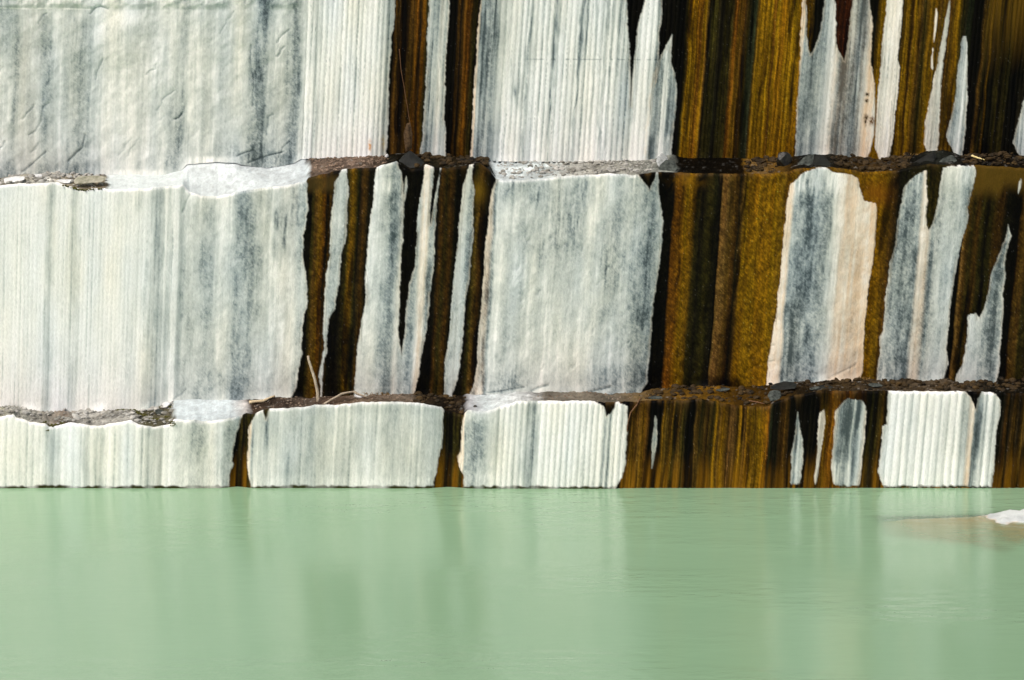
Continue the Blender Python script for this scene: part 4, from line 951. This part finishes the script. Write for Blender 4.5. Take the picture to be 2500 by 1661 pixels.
ST = [
 ('boulder', LM, 1914, .45, (.21, .2, .22), M_DARKROCK, 3, 'round wet dark boulder at the foot of the ochre stained wall', (0, .2, .3), 14),
 ('rock_fragment', LM, 92, .5, (.14, .12, .06), M_WHITEROCK, 5, 'small white rubble piece between the two longer fragments at the left', (0, .1, .4), 7),
 ('pebble', LM, 943, .75, (.055, .05, .055), M_WHITEROCK, 9, 'round white pebble beside the black foot of the drilled panel', (0, 0, 0), 12),
 ('rock_fragment', LL, 1990, .15, (.13, .1, .05), M_GREYROCK, 21, 'small grey flat stone in front of the black flat rock', (0, -.15, 0), 7),
 ('rock_fragment', LL, 876, .5, (.13, .09, .06), M_WHITEROCK, 22, 'small pale stone under the arched branch', (0, .2, 0), 8),
 ('rock_fragment', LL, 388, .55, (.13, .12, .07), M_GREYROCK, 23, 'grey stone among the moss at the end of the left ledge', (.1, .3, .2), 7),
 ('rock_fragment', LL, 404, .75, (.12, .1, .08), M_WHITEROCK, 24, 'pale broken stone against the corner of the smooth panel', (.1, -.3, .2), 7),
 ('rock_fragment', LL, 1600, .12, (.18, .1, .04), M_GREYROCK, 25, 'thin grey plate on the lip above the black streak', (0, 0, .1), 7),
 ('rock_fragment', LL, 1765, .6, (.18, .12, .035), M_GREYROCK, 26, 'thin grey plate lying at the foot of the ochre wall', (0, -.1, .1), 7),
 ('rock_fragment', LL, 2138, .3, (.18, .13, .05), M_GREYROCK, 27, 'grey green stone left of the white slab top', (0, .1, .1), 7),
 ('rock_fragment', LL, 1160, .2, (.05, .05, .035), M_DARKROCK, 28, 'small black stone on the white dust beside the slab gap', (0, .1, .1), 8),
]
for (nm, L, u_, v_, sz, mt, sdd, lab, rt, fc) in ST:
    stone(nm, ledge_pt(L, u_, v_), sz, mt, sdd, lab, rt, None, fc)

# little rocks that can be told apart on the rubble stretches: one group, shared meshes
def scatter_mesh(name, L, ranges, count, smin, smax, mat, seed, label, flat=.6, vr=(.06, .95)):
    r = random.Random(seed)
    protos = []
    for i in range(6):
        bm = rock_bm((1, 1, flat), seed * 10 + i, 8, .04, 2)
        bm.verts.ensure_lookup_table()
        protos.append((np.array([v.co[:] for v in bm.verts]), np.array([[v.index for v in f.verts] for f in bm.faces])))
        bm.free()
    Vs, Fs, off = [], [], 0
    tot = sum(b - a for a, b in ranges)
    for i in range(count):
        q = r.uniform(0, tot)
        for a, b in ranges:
            if q < b - a:
                break
            q -= b - a
        p = ledge_pt(L, a + q, r.uniform(*vr))
        sc = smin + (smax - smin) * r.random() ** 2.6
        pv, pf = protos[r.randrange(6)]
        R = np.array(Matrix.Rotation(r.uniform(0, 6.3), 3, 'Z') @ Matrix.Rotation(r.uniform(-.5, .5), 3, 'X'))
        Vs.append(pv @ R.T * sc + np.array(p) + np.array([r.uniform(-.02, .02), r.uniform(-.03, .03), sc * flat * .35]))
        Fs.append(pf + off); off += len(pv)
    o = mesh_obj(name, np.concatenate(Vs), np.concatenate(Fs), mat, smooth=False)
    return tag(o, label, 'gravel', kind='stuff')


scatter_mesh('gravel', LM, [(-200, 258)], 420, .02, .10, M_PEB, 41, 'pale broken gravel on the left end of the upper ledge')
scatter_mesh('gravel', LM, [(760, 945)], 420, .012, .05, plain_mat('leaf_litter', (84, 66, 52), (166, 144, 124), 3, .9, .4), 42, 'brown litter and gravel at the foot of the white drilled panel', .45)
scatter_mesh('gravel', LM, [(1215, 1600)], 420, .015, .09, M_PEB, 43, 'grey gravel along the upper ledge over the broad slab', .5)
scatter_mesh('gravel', LM, [(2035, 2225), (2350, 2700), (1010, 1190), (1825, 1900)], 760, .015, .12, M_PEBD, 44, 'dark stained gravel on the right half of the upper ledge')
scatter_mesh('gravel', LL, [(-200, 420)], 620, .015, .10, M_PEB, 45, 'grey gravel on the left lower ledge among the moss', .5)
scatter_mesh('gravel', LL, [(610, 1010), (1300, 1560)], 460, .010, .04, plain_mat('brown_crumbs', (92, 74, 58), (156, 140, 122), 3, .9, .4), 46, 'brown crumbs of litter on the middle of the lower ledge', .45)
scatter_mesh('gravel', LL, [(1010, 1140), (1560, 2700)], 900, .015, .11, M_PEBD, 47, 'ochre and brown rubble on the right half of the lower ledge')


# moss cushions on the lower left ledge
def moss_patch(pts, rad, seed, label):
    r = random.Random(seed); Vs, Fs, off = [], [], 0
    bm = rock_bm((1, 1, .7), seed, 4, .25, 2)
    bm.verts.ensure_lookup_table()
    pv = np.array([v.co[:] for v in bm.verts]); pf = np.array([[v.index for v in f.verts] for f in bm.faces]); bm.free()
    for p in pts:
        for k in range(9):
            sc = rad * r.uniform(.3, 1)
            q = np.array(p) + np.array([r.gauss(0, rad), r.gauss(0, rad * .8), sc * .3])
            R = np.array(Matrix.Rotation(r.uniform(0, 6.3), 3, 'Z'))
            Vs.append(pv @ R.T * sc + q); Fs.append(pf + off); off += len(pv)
    o = mesh_obj('moss', np.concatenate(Vs), np.concatenate(Fs), M_MOSS, smooth=True)
    return tag(o, label, 'moss', kind='stuff')


moss_patch([ledge_pt(LL, u_, .93) for u_ in (0, 10, 24, 36, 50, 64, 78)], .035, 61, 'olive moss strip along the wall foot at the far left')
moss_patch([ledge_pt(LL, u_, .85) for u_ in range(242, 345, 9)], .035, 62, 'olive moss strip along the foot of the drilled panel')
moss_patch([ledge_pt(LL, 330 + 7 * i, .75 - .06 * i) for i in range(9)] + [ledge_pt(LL, 408, .3), ledge_pt(LL, 414, .7), ledge_pt(LL, 416, .5)], .04, 63, 'olive moss patch before the corner of the smooth panel')
moss_patch([ledge_pt(LL, u_, .04) for u_ in (108, 116, 124, 134, 150)] + [ledge_pt(LL, 117, 0) - Vector((0, .03, .10))], .035, 64, 'brown moss hanging over the rim of the left drilled panel')
moss_patch([ledge_pt(LL, 421, 0) - Vector((0, .04, .02 + .05 * i)) for i in range(3)], .03, 65, 'small moss tuft hanging at the corner of the left panels')
moss_patch([ledge_pt(LM, u_, 0) - Vector((0, .03, .02)) for u_ in range(156, 250, 9)], .03, 66, 'dark moss under the lip below the tan slab')


# dry grass tufts: many blades in one mesh
def grass_tuft(p, n, h, seed, label, spread=.12):
    r = random.Random(seed); Vs, Fs, off = [], [], 0
    for i in range(n):
        b = Vector((r.gauss(0, spread), r.gauss(0, spread * .4), 0))
        d = Vector((r.gauss(0, .7), r.gauss(-.25, .4), 1)).normalized()
        hh = h * r.uniform(.5, 1.1); wd = .006
        side = Vector((1, 0, 0))
        tip = b + d * hh + Vector((d.x * hh * .6, d.y * hh * .3, -hh * .25))
        mid = b + d * hh * .6
        Vs += [b - side * wd, b + side * wd, mid + side * wd * .8, mid - side * wd * .8, tip + side * wd * .2, tip - side * wd * .2]
        Fs += [(off, off + 1, off + 2, off + 3), (off + 3, off + 2, off + 4, off + 5)]
        off += 6
    o = mesh_obj('grass_tuft', np.array([v[:] for v in Vs]), np.array(Fs), M_GRASS, smooth=False)
    o.location = p
    return tag(o, label, 'grass')


grass_tuft(ledge_pt(LL, 905, .85), 60, .13, 71, 'dry brown grass tuft at the foot of the pale strip right of the arched branch', .14)
grass_tuft(ledge_pt(LL, 938, .85), 50, .15, 72, 'taller dry grass tuft in the corner under the black drip spike', .10)
grass_tuft(ledge_pt(LL, 2112, .85), 70, .16, 73, 'dry grass tuft at the foot of the ochre drip beside the peach strip', .12)
grass_tuft(ledge_pt(LM, 2230, .9), 50, .14, 74, 'dry ochre grass tuft on the upper ledge below the tall pale sliver', .12)

# the big boulder lying in the lake, mostly under water
# image pixel range of the boulder at the waterline: u 2195..2560, w 1256..1300
def water_spot(u, w):
    a = (u - 1250) / FPX; b = (830.5 - w) / FPX
    dx, dy, dz = a, CP + SP * b, -SP + CP * b
    t = -CAM_H / dz
    return a * t, -CAM_D + dy * t


bx, by = water_spot(2500, 1280)
nx, ny = 150, 90
XX, YY = np.meshgrid(np.linspace(-4.2, 3.0, nx), np.linspace(-3.4, 1.6, ny))
# ridge of the boulder runs left under the water and climbs out at the right
ridge_y = 0.75 + 0.06 * XX
crest = np.interp(XX, [-4.2, -3.3, -2.6, -1.4, -.9, -.35, .2, .9, 2.0, 3.0], [-1.4, -.12, -.035, -.02, .0, .14, .19, .30, .24, -.6])
front = np.where(YY < ridge_y, (ridge_y - YY), 0); backd = np.where(YY > ridge_y, YY - ridge_y, 0)
slope = np.interp(XX, [-4.2, -2.6, -1.2, -.6, 0, 3], [.16, .055, .05, .10, .14, .2])
H = crest - slope * front - 1.1 * backd
cut = np.interp(XX, [-4.2, -1.6, -.9, -.5, .2, 1, 3], [-.6, -1.5, -2.2, -1.7, -.5, -.6, -.5])   # front break line
H = H - 0.9 * np.maximum(0, cut - YY)
facet = np.abs(fbm(XX * 1.3 + YY * .6, YY * 1.5, 701, 3)) * np.interp(XX, [-2, -.6], [.04, .2])
H = H - facet * np.clip(front * 1.5, .25, 1) + np.interp(XX, [-1.4, -.7], [.02, .07]) * fbm(XX * 4, YY * 5, 702, 4)
H = np.maximum(H, -2.5)
Vr = np.stack([XX, YY, H], -1).reshape(-1, 3)
ir = np.arange(nx * ny).reshape(ny, nx)
Fr = np.stack([ir[:-1, :-1], ir[:-1, 1:], ir[1:, 1:], ir[1:, :-1]], -1).reshape(-1, 4)
fz = H.ravel()[Fr].max(1)
Cr = np.ones((nx * ny, 4)); 
wl = sstep(-.035, .01, Vr[:, 2] + .03 * fbm(Vr[:, 0] * 4, Vr[:, 1] * 4, 703, 2))
stn = lin((222, 178, 122)); wh = lin((214, 220, 216))
gr = np.clip(fbm(Vr[:, 0] * 3 + Vr[:, 1] * 2, Vr[:, 1] * 3, 704, 3) * 1.4, 0, .5)
top_c = wh * (1 - gr)[:, None] + lin((168, 174, 174)) * gr[:, None]
Cr[:, :3] = stn * (1 - wl)[:, None] + top_c * wl[:, None]
Cr[:, 3] = 1 - wl
lake_b = mesh_obj('lake_boulder', Vr, Fr, MAT_LEDGE, None, Cr)
lake_b.location = (bx, by, 0)
tag(lake_b, 'white boulder breaking the green water at the right, its brown flank submerged', 'boulder')

# ------------------------------------------------------------------ the lake surface
gx = np.unique(np.concatenate([np.linspace(-90, 90, 37), bx + np.linspace(-4.6, 3.2, 157)]))
gy = np.unique(np.concatenate([np.linspace(-140, 1.0, 30), by + np.linspace(-3.8, 1.8, 113)]))
GX, GY = np.meshgrid(gx, gy)
lx = np.clip((GX - bx - XX[0, 0]) / (XX[0, -1] - XX[0, 0]) * (nx - 1), 0, nx - 1)
ly = np.clip((GY - by - YY[0, 0]) / (YY[-1, 0] - YY[0, 0]) * (ny - 1), 0, ny - 1)
inside = (lx > 0) & (lx < nx - 1) & (ly > 0) & (ly < ny - 1)
bed_h = np.where(inside, H[np.round(ly).astype(int), np.round(lx).astype(int)], -9.0)
shallow = 0.70 * np.exp(np.minimum(bed_h, 0) * 5.0)
for _ in range(6):      # silt makes the shallows blur
    shallow[1:-1, 1:-1] = (shallow[1:-1, 1:-1] + shallow[:-2, 1:-1] + shallow[2:, 1:-1] + shallow[1:-1, :-2] + shallow[1:-1, 2:]) / 5
Vw = np.stack([GX, GY, np.zeros_like(GX)], -1).reshape(-1, 3)
iw = np.arange(GX.size).reshape(GX.shape)
Fw = np.stack([iw[:-1, :-1], iw[:-1, 1:], iw[1:, 1:], iw[1:, :-1]], -1).reshape(-1, 4)
water = mesh_obj('water', Vw, Fw, water_material())
sh_at = water.data.attributes.new('shallow', 'FLOAT', 'POINT')
sh_at.data.foreach_set('value', shallow.astype(np.float32).ravel())
water['kind'] = 'structure'
water['label'] = 'calm milky green quarry lake'
